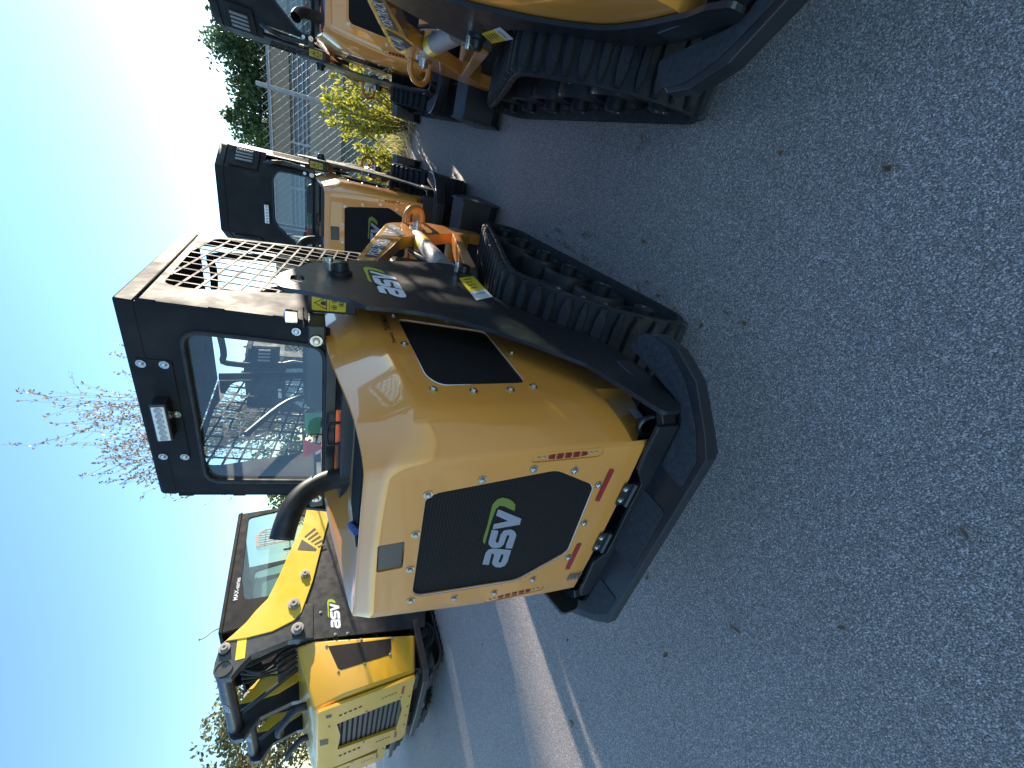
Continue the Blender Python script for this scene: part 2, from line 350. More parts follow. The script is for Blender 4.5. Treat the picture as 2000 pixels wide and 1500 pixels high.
TRACK = [(-.40, .028), (-.1, .028), (.3, .028), (.7, .028), (1.0, .028), (1.18, .028), (1.29, .06), (1.345, .14), (1.335, .23), (1.26, .29), (.95, .375), (.34, .56), (.05, .652), (-.09, .683), (-.17, .66), (-.26, .61),
         (-.353, .554), (-.484, .415), (-.562, .26), (-.575, .16), (-.54, .085), (-.48, .042)]
def lug_mesh(hx, hy, ht):
    r = lambda k, y, z: [(-hx * .5 * k, -y, z), (hx * .5 * k, -y, z), (hx * k, -y * .62, z), (hx * k, y * .62, z), (hx * .5 * k, y, z), (-hx * .5 * k, y, z), (-hx * k, y * .62, z), (-hx * k, -y * .62, z)]
    return MB().loft([r(1., hy, -.004), r(.95, hy * .99, ht * .6), r(.78, hy * .93, ht)]).mesh('tread_lug')
def track(root, s, pathpts, y0, y1, nl, lugs, wheels, wheel_r, wheel_z):
    pts = resample(smooth_path([(x, 0, z) for x, z in pathpts], 6, True), nl * 2); m = len(pts); yc = (y0 + y1) / 2 * s
    nor = []
    for i in range(m):
        t = (pts[(i + 1) % m] - pts[i - 1]).normalized(); nor.append((t, Vector((t.z, 0, -t.x))))
    mb = MB(); rings = []
    for p, (t, n) in zip(pts, nor):
        q = p - n * .022; rings.append([(p.x, y0 * s, p.z), (p.x, y1 * s, p.z), (q.x, y1 * s, q.z), (q.x, y0 * s, q.z)])
    mb.loft(rings + [rings[0]], cap=False)
    belt = part('track_belt', mb, 'rubber', root, smooth=50)
    for i in range(nl):
        p, (t, n) = pts[2 * i], nor[2 * i]; o = bpy.data.objects.new('tread_lug', lugs[i % 2]); COL.objects.link(o); o.parent = belt
        mw = Matrix.Identity(4); b = n.cross(t)
        for k in range(3): mw[k][0], mw[k][1], mw[k][2] = t[k], b[k], n[k]
        mw[0][3], mw[1][3], mw[2][3] = p.x, yc, p.z; o.matrix_local = mw
    for x in wheels:
        w = MB().lathe((x, 0, wheel_z), (0, s, 0), [(y0 + .06, wheel_r * .7), (y0 + .06, wheel_r), (y1 - .062, wheel_r), (y1 - .05, wheel_r * .94), (y1 - .05, wheel_r * .76), (y1 - .085, wheel_r * .70), (y1 - .09, wheel_r * .3)], 28)
        wo = part('road_wheel', w, 'wheel_rubber', root, smooth=40)
        part('hub', MB().lathe((x, 0, wheel_z), (0, s, 0), [(y1 - .1, wheel_r * .36), (y1 - .016, wheel_r * .36), (y1 - .012, wheel_r * .32), (y1 - .012, wheel_r * .22), (y1 - .018, wheel_r * .2)], 18), 'black_paint', wo, smooth=40)
    return belt
LUGS = [lug_mesh(.0245, .130, .027), lug_mesh(.0165, .128, .024)]
for l in LUGS: l.materials.append(MATS['rubber'])

HOOD_R = [  # levels from the bottom up; columns from the front right round to the rear middle
    [(-.05, -.40, 1.05), (-.36, -.40, .60), (-.60, -.40, .42), (-.775, -.40, .41), (-.90, -.385, .45), (-.968, -.357, .55), (-.9737, 0, .545)],
    [(-.05, -.40, 1.12), (-.36, -.402, .80), (-.62, -.402, .62), (-.79, -.402, .62), (-.89, -.386, .65), (-.961, -.354, .68), (-.961, 0, .68)],
    [(-.05, -.40, 1.18), (-.38, -.402, 1.0), (-.65, -.402, .95), (-.80, -.400, .93), (-.88, -.380, .93), (-.9365, -.337, .95), (-.9365, 0, .95)],
    [(-.05, -.40, 1.22), (-.38, -.40, 1.19), (-.66, -.40, 1.14), (-.79, -.394, 1.12), (-.865, -.366, 1.15), (-.9162, -.314, 1.17), (-.9162, 0, 1.17)],
    [(-.05, -.40, 1.262), (-.38, -.40, 1.247), (-.66, -.396, 1.224), (-.765, -.388, 1.205), (-.845, -.355, 1.24), (-.9052, -.304, 1.290), (-.9035, 0, 1.308)],
    [(-.05, -.345, 1.407), (-.40, -.345, 1.404), (-.65, -.345, 1.363), (-.77, -.342, 1.350), (-.855, -.325, 1.342), (-.893, -.285, 1.337), (-.892, 0, 1.338)],
    [(-.05, -.322, 1.402), (-.40, -.322, 1.397), (-.64, -.322, 1.357), (-.74, -.318, 1.344), (-.815, -.30, 1.336), (-.845, -.26, 1.332), (-.85, 0, 1.332)],
    [(-.05, -.24, 1.325), (-.40, -.24, 1.318), (-.60, -.235, 1.305), (-.68, -.23, 1.300), (-.74, -.215, 1.296), (-.77, -.19, 1.294), (-.775, 0, 1.294)]]
GRILLE = rounded([(-.195, 1.186), (-.214, 1.16), (-.272, .83), (-.205, .686), (-.182, .672), (.108, .660), (.13, .674), (.236, .82), (.229, 1.152), (.205, 1.175)], .022)
VENT = rounded([(-.214, 1.158), (-.284, .832), (-.684, .836), (-.69, 1.118), (-.64, 1.148)], .03)
def hood_mesh():
    rings = []
    for lv in HOOD_R:
        left = [(x, -y, z) for x, y, z in lv[:-1]][::-1]; fr = (lv[0][0], 0, lv[0][2] - (.02 if lv is not HOOD_R[-1] else 0)); rings.append(lv + left + [fr])
    mb = MB().loft(rings); me = mb.mesh('hood'); n = len(rings[0])
    bm = bmesh.new(); bm.from_mesh(me); bm.verts.ensure_lookup_table(); cl = bm.edges.layers.float.new('crease_edge')
    ring_c = [1., 0, 0, .0, .62, .72, .5, .4]; col_c = {0: 1., 12: 1., 3: .45, 9: .45, 5: .62, 7: .62, 13: .0}
    for e in bm.edges:
        a, b = sorted(v.index for v in e.verts); la, ca, lb, cb = a // n, a % n, b // n, b % n
        if la == lb: e[cl] = ring_c[la]
        elif ca == cb: e[cl] = col_c.get(ca, 0.)
    bm.to_mesh(me); bm.free()
    o = link('hood_tmp', me, 'amber_paint', None, smooth=0); ss = o.modifiers.new('s', 'SUBSURF'); ss.levels = 3; ss.render_levels = 3
    cut = []
    def cutter(mb):
        c = link('cut', mb.mesh('cut'), None, None, smooth=0); cut.append(c)
        b = o.modifiers.new('b', 'BOOLEAN'); b.operation = 'DIFFERENCE'; b.object = c; b.solver = 'FAST'
    def dprism(poly, depth): return MB().prism([door(y, z, .03) for y, z in poly], -DN * (.03 + depth))
    cutter(dprism(GRILLE, .012)); cutter(dprism(LAMPBOX, .016))
    for s in (-1, 1):
        cutter(dprism(pill(s), .005))
        cutter(MB().prism([(x, s * .45, z) for x, z in VENT], (0, -s * .061, 0)))
        # pocket at the lower corner
        cutter(MB().prism([(x, s * y, .30) for x, y in [(-.72, .41), (-.745, .372), (-.87, .352), (-.925, .322), (-.955, .360), (-1.03, .5), (-.72, .5)]], (0, 0, .295)))
    bpy.context.view_layer.update(); me2 = evaluated(o)
    bpy.data.objects.remove(o)
    for c in cut: bpy.data.objects.remove(c)
    return me2
LAMPBOX = rounded([(-.034, 1.290), (-.040, 1.220), (.074, 1.216), (.080, 1.286)], .008)
def pill(s, grow=0.):
    a, b = Vector((.319 * s, .905)), Vector((.331 * s if s < 0 else .305, .712)); d = (a - b).normalized(); w = Vector((-d.y, d.x)); r = .0165 + grow; out = []
    for c, sg in ((a, 1), (b, -1)):
        for k in range(7):
            t = math.pi * k / 6; out.append(c + (w * math.cos(t) + d * math.sin(t)) * r * sg)
    return [(p.x, p.y) for p in out]

PLATE = [(-.245, 1.525), (-.225, 1.536), (-.19, 1.540), (-.14, 1.541), (-.10, 1.532), (-.012, 1.487), (.07, 1.44), (.185, 1.275), (.28, 1.055), (.348, .858), (.368, .675), (.345, .660), (.107, .738), (0, .760), (-.103, .752), (-.183, .712),
         (-.337, .615), (-.476, .475), (-.60, .43), (-.80, .43), (-.93, .45), (-.99, .50), (-.99, .570), (-.93, .588), (-.855, .607), (-.713, .65), (-.572, .787), (-.484, .885), (-.383, 1.052), (-.358, 1.16), (-.353, 1.287), (-.31, 1.324), (-.263, 1.454)]
ARM = [(-.1, 1.36), (.239, 1.273), (.821, 1.119), (1.289, .991), (1.374, .945), (1.509, .815), (1.66, .62), (1.66, .2), (1.50, .2), (1.50, .32), (1.346, .516), (1.05, .84), (.944, .92), (.906, .957), (.305, 1.17), (-.1, 1.27)]

def mesh_guard(s, y, outline, opening, root, spacing=(.0555, .07)):
    p = part('side_guard', plate_mb([outline, opening], lambda x, z: (x, y * s, z), (0, -s * .005, 0)), 'cab_paint', root, smooth=0)
    mb = MB(); zs = [q[1] for q in opening]; xs = [q[0] for q in opening]
    def bars(p0, d, step, count):
        L = math.hypot(*d); d = (d[0] / L, d[1] / L); nx, nz = -d[1], d[0]
        for k in range(-count, count):
            q = (p0[0] + nx * step * k, p0[1] + nz * step * k)
            for t0, t1 in inside_spans(q, d, opening):
                a = Vector((q[0] + d[0] * (t0 - .008), y * s - s * .0025, q[1] + d[1] * (t0 - .008))); b = Vector((q[0] + d[0] * (t1 + .008), y * s - s * .0025, q[1] + d[1] * (t1 + .008)))
                w = Vector((nx, 0, nz)) * .0042; h = Vector((0, .0019, 0))
                mb.loft([[a + w + h, a - w + h, a - w - h, a + w - h], [b + w + h, b - w + h, b - w - h, b + w - h]])
    bars((0, 1.774), (.70, -.12), spacing[0], 26); bars((0, 1.774), (-.245, -1.), spacing[1], 26)
    part('guard_mesh', mb, 'cab_paint', p, smooth=0)

def rear_bolts(cab):
    for y, z in [(-.181, 1.915), (-.184, 1.856), (.007, 1.85), (.196, 1.914), (.195, 1.851)]: bolt(cab, (cabx(z) - .005, y, z), (-1, 0, .187), 1.1)

HOOD_MESH = hood_mesh()
from mathutils.bvhtree import BVHTree
_bm = bmesh.new(); _bm.from_mesh(HOOD_MESH); HOOD_BVH = BVHTree.FromBMesh(_bm); _bm.free()
def build_loader(kind='open'):
    root = thing('compact_track_loader', (0, 0, 0))
    # ---- undercarriage
    for s in (-1, 1):
        track(root, s, TRACK, .335, .61, 64, LUGS, [1.185, .878, .562, .25, -.068, -.385], .130, .158)
        fr = MB().prism([(x, s * .37, z) for x, z in [(-.45, .12), (1.15, .12), (1.15, .24), (.3, .44), (-.08, .58), (-.25, .5), (-.5, .2)]], (0, s * .05, 0))
        part('track_frame', fr, 'black_paint', root, smooth=0, bevel=.004)
        part('drive_sprocket', MB().lathe((-.09, 0, .52), (0, s, 0), [(.40, .05), (.40, .13), (.55, .13), (.56, .11), (.56, .04)], 20), 'wheel_rubber', root)
        for x, z in ((-.21, .50), (-.30, .43), (-.37, .36)): bolt(root, (x, s * .585, z), (0, s, 0), 1.0)
    part('chassis', MB().box((-.88, -.325, .22), (1.05, .325, 1.0)), 'black_paint', root, smooth=0, bevel=.01)
    # ---- side plates with mark, stickers and pins
    for s in (-1, 1):
        slot = [(x * 1.0 - .145, z + 1.482) for x, z in rrect(-.036, .036, -.021, .021, .018)]
        sp = part('side_plate', plate_mb([rounded(PLATE, .012, 2), slot], lambda x, z: (x, s * .49, z), (0, -s * .014, 0)), 'black_paint', root, smooth=0, bevel=.0025)
        ex = (1, 0, 0) if s < 0 else (-1, 0, 0)
        logo(sp, frame((-.075, s * .4925, 1.195), ex, (0, 0, 1)), .34)
        q = [(.10, .838), (.175, .742), (-.125, .755), (-.195, .855)] if s < 0 else [(.10, .80), (.175, .72), (-.02, .70), (-.09, .79)]
        st = [Vector((x, s * .4925, z)) for x, z in q]
        m1, m2 = st[0].lerp(st[3], .66), st[1].lerp(st[2], .66)
        part('warning_sticker', MB().sheet([[st[0], st[1], m2, m1]]), 'yellow_decal', sp, smooth=0)
        part('warning_sticker', MB().sheet([[m1, m2, st[2], st[3]]]), 'sticker', sp, smooth=0)
        c = (st[0] + st[1] + m1 + m2) / 4
        mk = MB()
        for k in range(4):
            a = st[0].lerp(m1, .18 + k * .2); b = st[1].lerp(m2, .18 + k * .2); off = Vector((0, s * .0012, 0)); p0, p1 = a.lerp(b, .2) + off, a.lerp(b, .72 - .1 * (k % 2)) + off; w = (m1 - st[0]).normalized() * .008
            mk.sheet([[p0, p1, p1 + w, p0 + w]])
        a, b, w = m1.lerp(st[3], .35), m2.lerp(st[2], .35), (st[3] - m1).normalized() * .006; off = Vector((0, s * .0012, 0))
        mk.sheet([[a.lerp(b, .2) + off, a.lerp(b, .8) + off, a.lerp(b, .8) + off + w, a.lerp(b, .2) + off + w]])
        part('sticker_print', mk, 'black_decal', sp, smooth=0)
        for (x, z) in ((-.035, 1.345), (.185, .79)):
            part('pivot_pin', MB().lathe((x, s * .488, z), (0, s, 0), [(0, .042), (.014, .042), (.018, .030), (.045, .028), (.05, .02)], 18).lathe((x + .05, s * .488, z - .012), (0, s, 0), [(0, .024), (.02, .024)], 14), 'black_paint', sp, smooth=40)
            part('washer', MB().lathe((x - .005, s * .53, z + .035), (0, s, 0), [(-.03, .012), (.0, .012), (.0, .027), (.006, .027), (.006, .012), (.016, .010)], 14), 'zinc', sp, smooth=40)
    # ---- hood
    hood = link('hood', HOOD_MESH, None, root, smooth=32)
    gp = part('grille', MB().sheet([[door(y, z, -.009) for y, z in GRILLE]]), 'grille', hood, smooth=0)
    T = frame(door(-.008, .935, -.0075), (0, -1, 0), (.092, 0, 1)); logo(hood, T, .325, 'grille_white', 'grille_green')
    part('grille_edge_highlight', MB().tube([door(y, z, -.004) for y, z in GRILLE + GRILLE[:1]], .0016, 6), 'sticker', hood, smooth=60)  # thin white tube drawn as the highlight on the opening's edge
    lm = part('work_lamp', MB().prism([door(y * .96, 1.253 + (z - 1.253) * .94, -.002) for y, z in LAMPBOX], -DN * .01), 'lamp_lens', hood, smooth=0, bevel=.003)
    for s in (-1, 1):
        part('side_vent', MB().sheet([[(x, s * .3925, z) for x, z in VENT]]), 'grille', hood, smooth=0)
        part('vent_edge_highlight', MB().tube([(x, s * .3985, z) for x, z in VENT + VENT[:1]], .0014, 6), 'sticker', hood, smooth=60)  # pale tube painting the bright line of light around the vent edge
        for x, z in [(-.188, 1.168), (-.205, .965), (-.262, .80), (-.472, .796), (-.706, .822), (-.722, .91), (-.724, 1.03), (-.708, 1.143), (-.432, 1.172)]: hp, hn, _, _ = HOOD_BVH.ray_cast(Vector((x, s * .7, z)), Vector((0, -s, 0))); bolt(hood, hp, hn if hn.y * s > 0 else -hn, 1.0)
        tl = part('tail_lamp', MB().sheet([[door(y, z, -.0035) for y, z in pill(s, -.001)]]), 'amber_paint', hood, smooth=0)
        pa, pb = Vector((.319 * s, .873)), Vector((.329 * s if s < 0 else .308, .745)); dd = pb - pa; ww = Vector((-dd.y, dd.x)).normalized() * .0085
        for k in range(5):
            a, b = pa + dd * (k / 5 + .022), pa + dd * ((k + 1) / 5 - .022); e0 = .55 if k == 0 else 1; e1 = .55 if k == 4 else 1
            part('lens', MB().prism([door(*(a + ww * e0), -.004), door(*(b + ww * e1), -.004), door(*(b - ww * e1), -.004), door(*(a - ww * e0), -.004)], DN * .004), 'red_lens', tl, smooth=0, bevel=.0012)
        for t in (-.2, -.07, 1.07, 1.2): bolt(tl, door(*(pa + dd * t), -.003), DN, .42)
        part('reflector', MB().sheet([[door(y, z, .0022) for y, z in ([(-.262, .628), (-.266, .646), (-.133, .647), (-.129, .630)] if s < 0 else [(.074, .619), (.076, .637), (.210, .638), (.214, .620)])]]), 'reflector', hood, smooth=0)
        hy = -.155 if s < 0 else .076
        hg = part('hinge', MB().cyl(door(hy - .048, .522, .008), door(hy + .048, .522, .008), .0095, 12).prism([door(hy - .045, .522, .002), door(hy + .045, .522, .002), door(hy + .045, .56, .002), door(hy - .045, .56, .002)], DN * .004), 'black_paint', hood, smooth=40)
        for k in (-1, 1): bolt(hg, door(hy + k * .024, .55, .005), DN, .9)
        part('maker_text', text_mesh('YANMAR', .034), 'black_decal', hood, smooth=0, mw=frame((-.265, s * .4022, 1.207), (1 if s < 0 else -1, 0, .0), (0, 0, 1)))
        part('maker_text', text_mesh('Powered by', .017), 'black_decal', hood, smooth=0, mw=frame((-.265 - .125 if s < 0 else -.265 + .125, s * .4022, 1.203), (1 if s < 0 else -1, 0, .0), (0, 0, 1)))
    for y, z in [(-.212, 1.182), (-.253, 1.046), (-.282, .905), (-.268, .77), (-.203, .662), (-.032, .650), (.141, .650), (.236, .760), (.276, .893), (.266, 1.034), (.238, 1.175), (.083, 1.194), (-.065, 1.196)]: bolt(hood, door(y, z, .0005), DN, 1.)
    part('sticker', MB().sheet([[Vector((-.800 - .045 * t, -.3632 + .0072 * t - .002, z)) for t, z in ((0, .487), (1, .487), (1, .445), (0, .445))]]), 'sticker', hood, smooth=0)
    lv = MB()
    for k in range(4): lv.box((0, 0, 0), (.034, .004, .0015))
    for k in range(4): part('vent_slot', MB().prism([door(.247 + dy, .553 + k * .014 + dz, .001) for dy, dz in ((0, 0), (.035, .006), (.035, .013), (0, .007))], DN * .002), 'steel_grey', hood, smooth=0)
    # top deck: louvre panel, grab handle, odds and ends
    part('top_vent', MB().box((-.72, -.20, 1.296), (-.52, .20, 1.318)), 'grille', hood, smooth=0, bevel=.004)
    part('deck_blackout', MB().box((-.42, -.30, 1.29), (-.06, .30, 1.352)), 'black_paint', hood, smooth=0, bevel=.006)  # black box added to hide the sunlit deck, reads as a dark gap
    part('grab_handle', MB().tube(smooth_path([(-.33, -.02, 1.33), (-.335, -.02, 1.375), (-.34, -.01, 1.392), (-.345, .06, 1.392), (-.345, .07, 1.375), (-.34, .07, 1.33)], 5), .006, 8), 'black_paint', hood)
    part('hose', MB().tube(smooth_path([(-.60, .22, 1.31), (-.66, .16, 1.33), (-.70, .12, 1.332), (-.74, .10, 1.322)], 6), .011, 8), 'blue_plastic', hood)
    ex = smooth_path([(-.385, .20, 1.27), (-.392, .20, 1.36), (-.405, .202, 1.41), (-.435, .208, 1.462), (-.48, .222, 1.500), (-.53, .245, 1.521), (-.575, .275, 1.535)], 5)
    exh = part('exhaust_pipe', MB().tube(ex, .038, 20, cap=False), 'hose', root, smooth=60); exh.modifiers.new('s', 'SOLIDIFY').thickness = .003
    # ---- rear frame and bumper
    out_r = [(-1.105, -.40), (-1.062, -.462), (-.965, -.572), (-.86, -.625), (-.77, -.632), (-.72, -.60), (-.715, -.555), (-.745, -.54), (-.93, -.497), (-.968, -.475), (-.972, -.43)]
    bump = MB().prism([(x, y, .42) for x, y in out_r] + [(x, -y, .42) for x, y in out_r[::-1]], (0, 0, .045)); bumper = part('bumper', bump, 'black_paint', root, smooth=0, bevel=.003)
    lip = [(-1.085, -.40), (-1.04, -.455), (-.945, -.56), (-.86, -.605), (-.78, -.61)]
    part('bumper_lip', MB().prism([(x, y, .385) for x, y in lip] + [(x, -y, .385) for x, y in lip[::-1]], (0, 0, .0345)), 'black_paint', bumper, smooth=0, bevel=.004)
    z7 = lambda a, b: (1060 + a / 3.489, 800 + b / 3.489); z6 = lambda a, b: (1080 + a / 5.556, 560 + b / 5.556)
    def pad(px): 
        pts = [loc(*p, 'z', .4655) for p in px]; o2 = [(p.x, p.y) for p in pts]; o2 = rounded(o2, .012); part('grip_pad', MB().prism([(x, y, .4655) for x, y in o2], (0, 0, .003)), 'grip_pad', bumper, smooth=0)
    pad([z7(830, 700), z7(690, 540), z7(490, 930), z7(610, 1100)])
    rp = [z6(1545, 1500), z6(1430, 1000), z6(1250, 660), z6(1060, 510), z6(980, 505), z6(850, 640), z6(910, 720), z6(1330, 1200), z6(1392, 1330), z6(1397, 1500), z7(815, 380), z7(945, 535), z7(1050, 350)]
    pad(rp)
    lp = [loc(*p, 'z', .4655) for p in rp]; lo = rounded([(p.x, -p.y) for p in lp], .012); part('grip_pad', MB().prism([(x, y, .4655) for x, y in lo], (0, 0, .003)), 'grip_pad', bumper, smooth=0)
    up = [(.40, .45), (.40, .505), (.369, .523), (.188, .534), (.147, .490), (.091, .488), (-.198, .498), (-.263, .545), (-.351, .552), (-.43, .552), (-.43, .45)]
    part('rear_frame', MB().prism([(-.985, y, z) for y, z in up], (.014, 0, 0)), 'black_paint', root, smooth=0, bevel=.003)
    for s in (-1, 1):
        part('rear_frame_corner', MB().prism([(x, s * y, .45) for x, y in [(-.972, .425), (-.93, .48), (-.70, .50), (-.70, .47), (-.92, .455), (-.955, .40)]], (0, 0, .07)), 'black_paint', root, smooth=0, bevel=.004)
        part('tie_down', MB().tube(smooth_path([(-.93 + .012 * math.sin(a), s * (.39 + .038 * math.cos(a)), .50 + .05 * math.sin(a)) for a in [2 * math.pi * k / 10 for k in range(10)]], 2, True), .009, 8), 'black_paint', root)
    # ---- cab
    cab_w, H = (.385, 1.95) if kind == 'open' else (.43, 2.17)
    zb = 1.385; cab = None
    if kind == 'open':
        hole = rounded([(-.306, 1.40), (-.308, 1.80), (.318, 1.80), (.316, 1.40)], .055, 5); outer = [(-.372, zb), (-cab_w, 1.50), (-cab_w, 1.925), (cab_w, 1.925), (cab_w, 1.50), (.372, zb)]
        top = 1.925
    else:
        hole = rounded([(-.33, 1.42), (-.33, 1.70), (-.26, 1.745), (.10, 1.745), (.16, 1.72), (.33, 1.52), (.33, 1.42)], .04, 4); outer = [(-.36, zb), (-.36, 1.80), (-.27, 1.84), (-.27, 2.14), (.27, 2.14), (.27, 1.84), (.36, 1.80), (.36, zb)]; top = 2.14
    lean = cabx if kind == 'open' else (lambda z: -.22 - .10 * max(0, 1.95 - z) - .03 * max(0, z - 1.78))
    cab = part('cab_rear_panel', plate_mb([outer, hole], lambda y, z: (lean(z), y, z), (.018, 0, 0)), 'cab_paint', root, smooth=0, bevel=.004)
    part('window_seal', MB().tube([(lean(z) - .001, y, z) for y, z in hole + hole[:1]], .009, 8), 'wheel_rubber', cab, smooth=60)
    part('rear_window', MB().sheet([[(lean(z) + .008, y, z) for y, z in hole]]), 'glass' if kind == 'open' else 'tinted_glass', cab, smooth=0)
    part('window_sill_bar', MB().box((lean(1.40) - .02, -.31, 1.362), (lean(1.40) + .02, .32, 1.398)), 'black_paint', cab, smooth=0, bevel=.004)
    if kind == 'open':
        cv = rrect(-.198, .21, 1.836, 1.932, .008, 2); part('cover_plate', plate_mb([cv], lambda y, z: (cabx(z) - .004, y, z), (.003, 0, 0)), 'cab_paint', cab, smooth=0, bevel=.001)
        rear_bolts(cab); ly0, ly1, lz, lx = -.053, .082, 1.882, -.245
    else: ly0, ly1, lz, lx = -.02, .14, 1.80, lean(1.80) - .03
    lb = part('light_bar', MB().box((lx, ly0 - .006, lz - .022), (lx + .05, ly1 + .006, lz + .022)), 'black_paint', cab, smooth=0, bevel=.005)
    part('lens_panel', MB().box((lx - .004, ly0, lz - .017), (lx + .001, ly1, lz + .017)), 'sticker', lb, smooth=0, bevel=.002)
    for k in range(6): part('led', MB().lathe((lx - .002, ly0 + (ly1 - ly0) * (k + .5) / 6, lz), (-1, 0, 0), [(0, .0105), (.004, .0105), (.0045, .008)], 12), 'led', lb, smooth=40)
    # roof
    if kind == 'open':
        rf = [(-.190, 1.900), (-.178, 1.945), (-.168, 1.952), (.655, 1.952), (.668, 1.945), (.680, 1.900)]
        part('roof', MB().prism([(x, -cab_w - .003, z) for x, z in rf], (0, 2 * cab_w + .006, 0)), 'cab_paint', root, smooth=30, bevel=.006)
        outl = [(-.188, 1.894), (.672, 1.894), (.755, 1.15), (.10, 1.15), (.05, 1.435), (-.272, 1.435)]
        opn = rounded([(-.048, 1.80), (-.02, 1.872), (.45, 1.872), (.645, 1.83), (.735, 1.20), (.13, 1.20), (-.0, 1.44)], .04)
        for s in (-1, 1):
            mesh_guard(s, cab_w + .002, outl, opn, root)
            part('corner_strip', MB().tube([(cabx(z) + .004, s * (cab_w + .002), z) for z in (1.895, 1.75, 1.60, 1.44)], .006, 8), 'cab_paint', root)
            for z0, z1 in ((1.895, 1.85), (1.72, 1.68), (1.55, 1.51)): part('weld', MB().tube([(cabx(z0) + .002, s * (cab_w + .006), z0), (cabx(z1) + .002, s * (cab_w + .006), z1)], .0055, 7), 'cab_paint', root)
    else:
        rp_ = [(-.235, -.27), (.12, -cab_w), (.72, -cab_w), (.80, -.35)]
        part('roof', MB().prism([(x, y, 2.10) for x, y in rp_] + [(x, -y, 2.10) for x, y in rp_[::-1]], (0, 0, .07)), 'cab_paint', root, smooth=30, bevel=.012)
        for s in (-1, 1): part('corner_panel', MB().prism([(-.232, s * .272, 1.82), (.12, s * cab_w, 1.80), (.12, s * cab_w, 2.10), (-.232, s * .272, 2.10)], (.02, -s * .02, 0)), 'cab_paint', root, smooth=0, bevel=.004)
        for s in (-1, 1):
            sd = part('cab_side', plate_mb([[(.12, 2.10), (.74, 2.10), (.82, 1.15), (.1, 1.15), (.0, 1.42), (-.20, 1.42), (-.16, 1.79), (.12, 1.80)], rounded([(-.02, 1.74), (.70, 1.80), (.74, 1.22), (.16, 1.22), (.0, 1.44)], .04)], lambda x, z: (x, s * (cab_w + .001), z), (0, -s * .012, 0)), 'cab_paint', root, smooth=0)
            mb = MB(); op = [(-.02, 1.74), (.70, 1.80), (.74, 1.22), (.16, 1.22), (.0, 1.44)]
            for d, st in (((1, .35), .06), ((1, -.6), .06)):
                L = math.hypot(*d); dx, dz = d[0] / L, d[1] / L
                for k in range(-16, 17):
                    q = (.35 - dz * st * k, 1.5 + dx * st * k)
                    for t0, t1 in inside_spans(q, (dx, dz), op):
                        mb.tube([(q[0] + dx * t0, s * (cab_w - .004), q[1] + dz * t0), (q[0] + dx * t1, s * (cab_w - .004), q[1] + dz * t1)], .004, 4)
            part('guard_mesh', mb, 'cab_paint', sd, smooth=0)
            CP = lambda t, z, d: (-.232 + .352 * t - .414 * d, s * (.272 + (cab_w - .272) * t + .91 * d), z)
            lp_ = part('louvre_box', MB().prism([CP(.08, 1.86, .001), CP(.92, 1.85, .001), CP(.92, 2.07, .001), CP(.08, 2.07, .001)], Vector(CP(0, 0, .014)) - Vector(CP(0, 0, 0))), 'cab_paint', root, smooth=0, bevel=.004)
            for k in range(4): part('louvre', MB().prism([CP(.30 + k * .14, 1.90, .015), CP(.37 + k * .14, 1.90, .015), CP(.37 + k * .14, 2.03, .015), CP(.30 + k * .14, 2.03, .015)], Vector(CP(0, 0, .012)) - Vector(CP(0, 0, 0))), 'steel_grey', lp_, smooth=0, bevel=.003)
            part('hose', MB().tube(smooth_path([(-.22, s * .36, 1.80), (-.27, s * .385, 1.74), (-.25, s * .40, 1.65), (-.27, s * .395, 1.55), (-.27, s * .385, 1.44)], 5), .017, 8), 'hose', root)
    # inside the cab
    part('cab_tub', MB().box((-.05, -.335, .98), (.66, .335, 1.10)), 'cab_paint', root, smooth=0)
    part('seat', MB().prism([(-.12, y, z) for y, z in rrect(-.26, .08, 1.10, 1.472, .06, 5)], (.09, 0, 0)).box((-.1, -.28, 1.10), (.36, .14, 1.20)), 'seat_vinyl', root, smooth=40, bevel=.02)
    part('front_post', MB().tube([(.69, -.36, 1.05), (.66, -.36, 1.89)], .02, 8), 'cab_paint', root); part('front_post', MB().tube([(.69, .36, 1.05), (.66, .36, 1.89)], .02, 8), 'cab_paint', root)
    lbr = MB()
    for s in (-1, 1): lbr.tube(smooth_path([(.05, s * .30, 1.70), (.30, s * .30, 1.55), (.42, s * .29, 1.35), (.42, s * .1, 1.30)], 5), .014, 8)
    part('lap_bar', lbr, 'black_paint', root)
    part('door_frame', MB().tube(smooth_path([(.70, -.30, 1.15), (.69, -.30, 1.80), (.68, -.20, 1.86), (.68, .20, 1.86), (.69, .30, 1.80), (.70, .30, 1.15)], 5), .016, 8), 'cab_paint', root)
    zt = 1.395
    part('red_tag', MB().prism([(lean(1.43) + .03, y, z) for y, z in ((.115, 1.474), (.208, 1.472), (.165, 1.398))], (.002, 0, 0)), 'red_tag', root, smooth=0)
    part('green_tag', MB().box((lean(1.43) + .028, -.01, 1.412), (lean(1.43) + .030, .09, 1.466)), 'green_tag', root, smooth=0)
    # corner: warning sign, latch
    for s in (-1, 1):
        sg = part('sign_bracket', MB().box((-.215, s * .437 - .037, 1.30), (-.06, s * .437 + .037, 1.452)), 'black_paint', root, smooth=0, bevel=.004)
        W3 = lambda h, z, d=.0015: (-.215 - d, s * .437 - h, z)          # h runs to the right of someone behind the machine
        part('warning_sign', MB().sheet([[W3(h, z) for h, z in rrect(-.027, .027, 1.335, 1.440, .003, 1)]]), 'yellow_decal', sg, smooth=0)
        mk = MB(); tri = lambda r: [W3(r * math.cos(a), 1.408 + r * math.sin(a), .0027) for a in (math.pi / 2, math.pi / 2 + 2.094, math.pi / 2 + 4.189)]
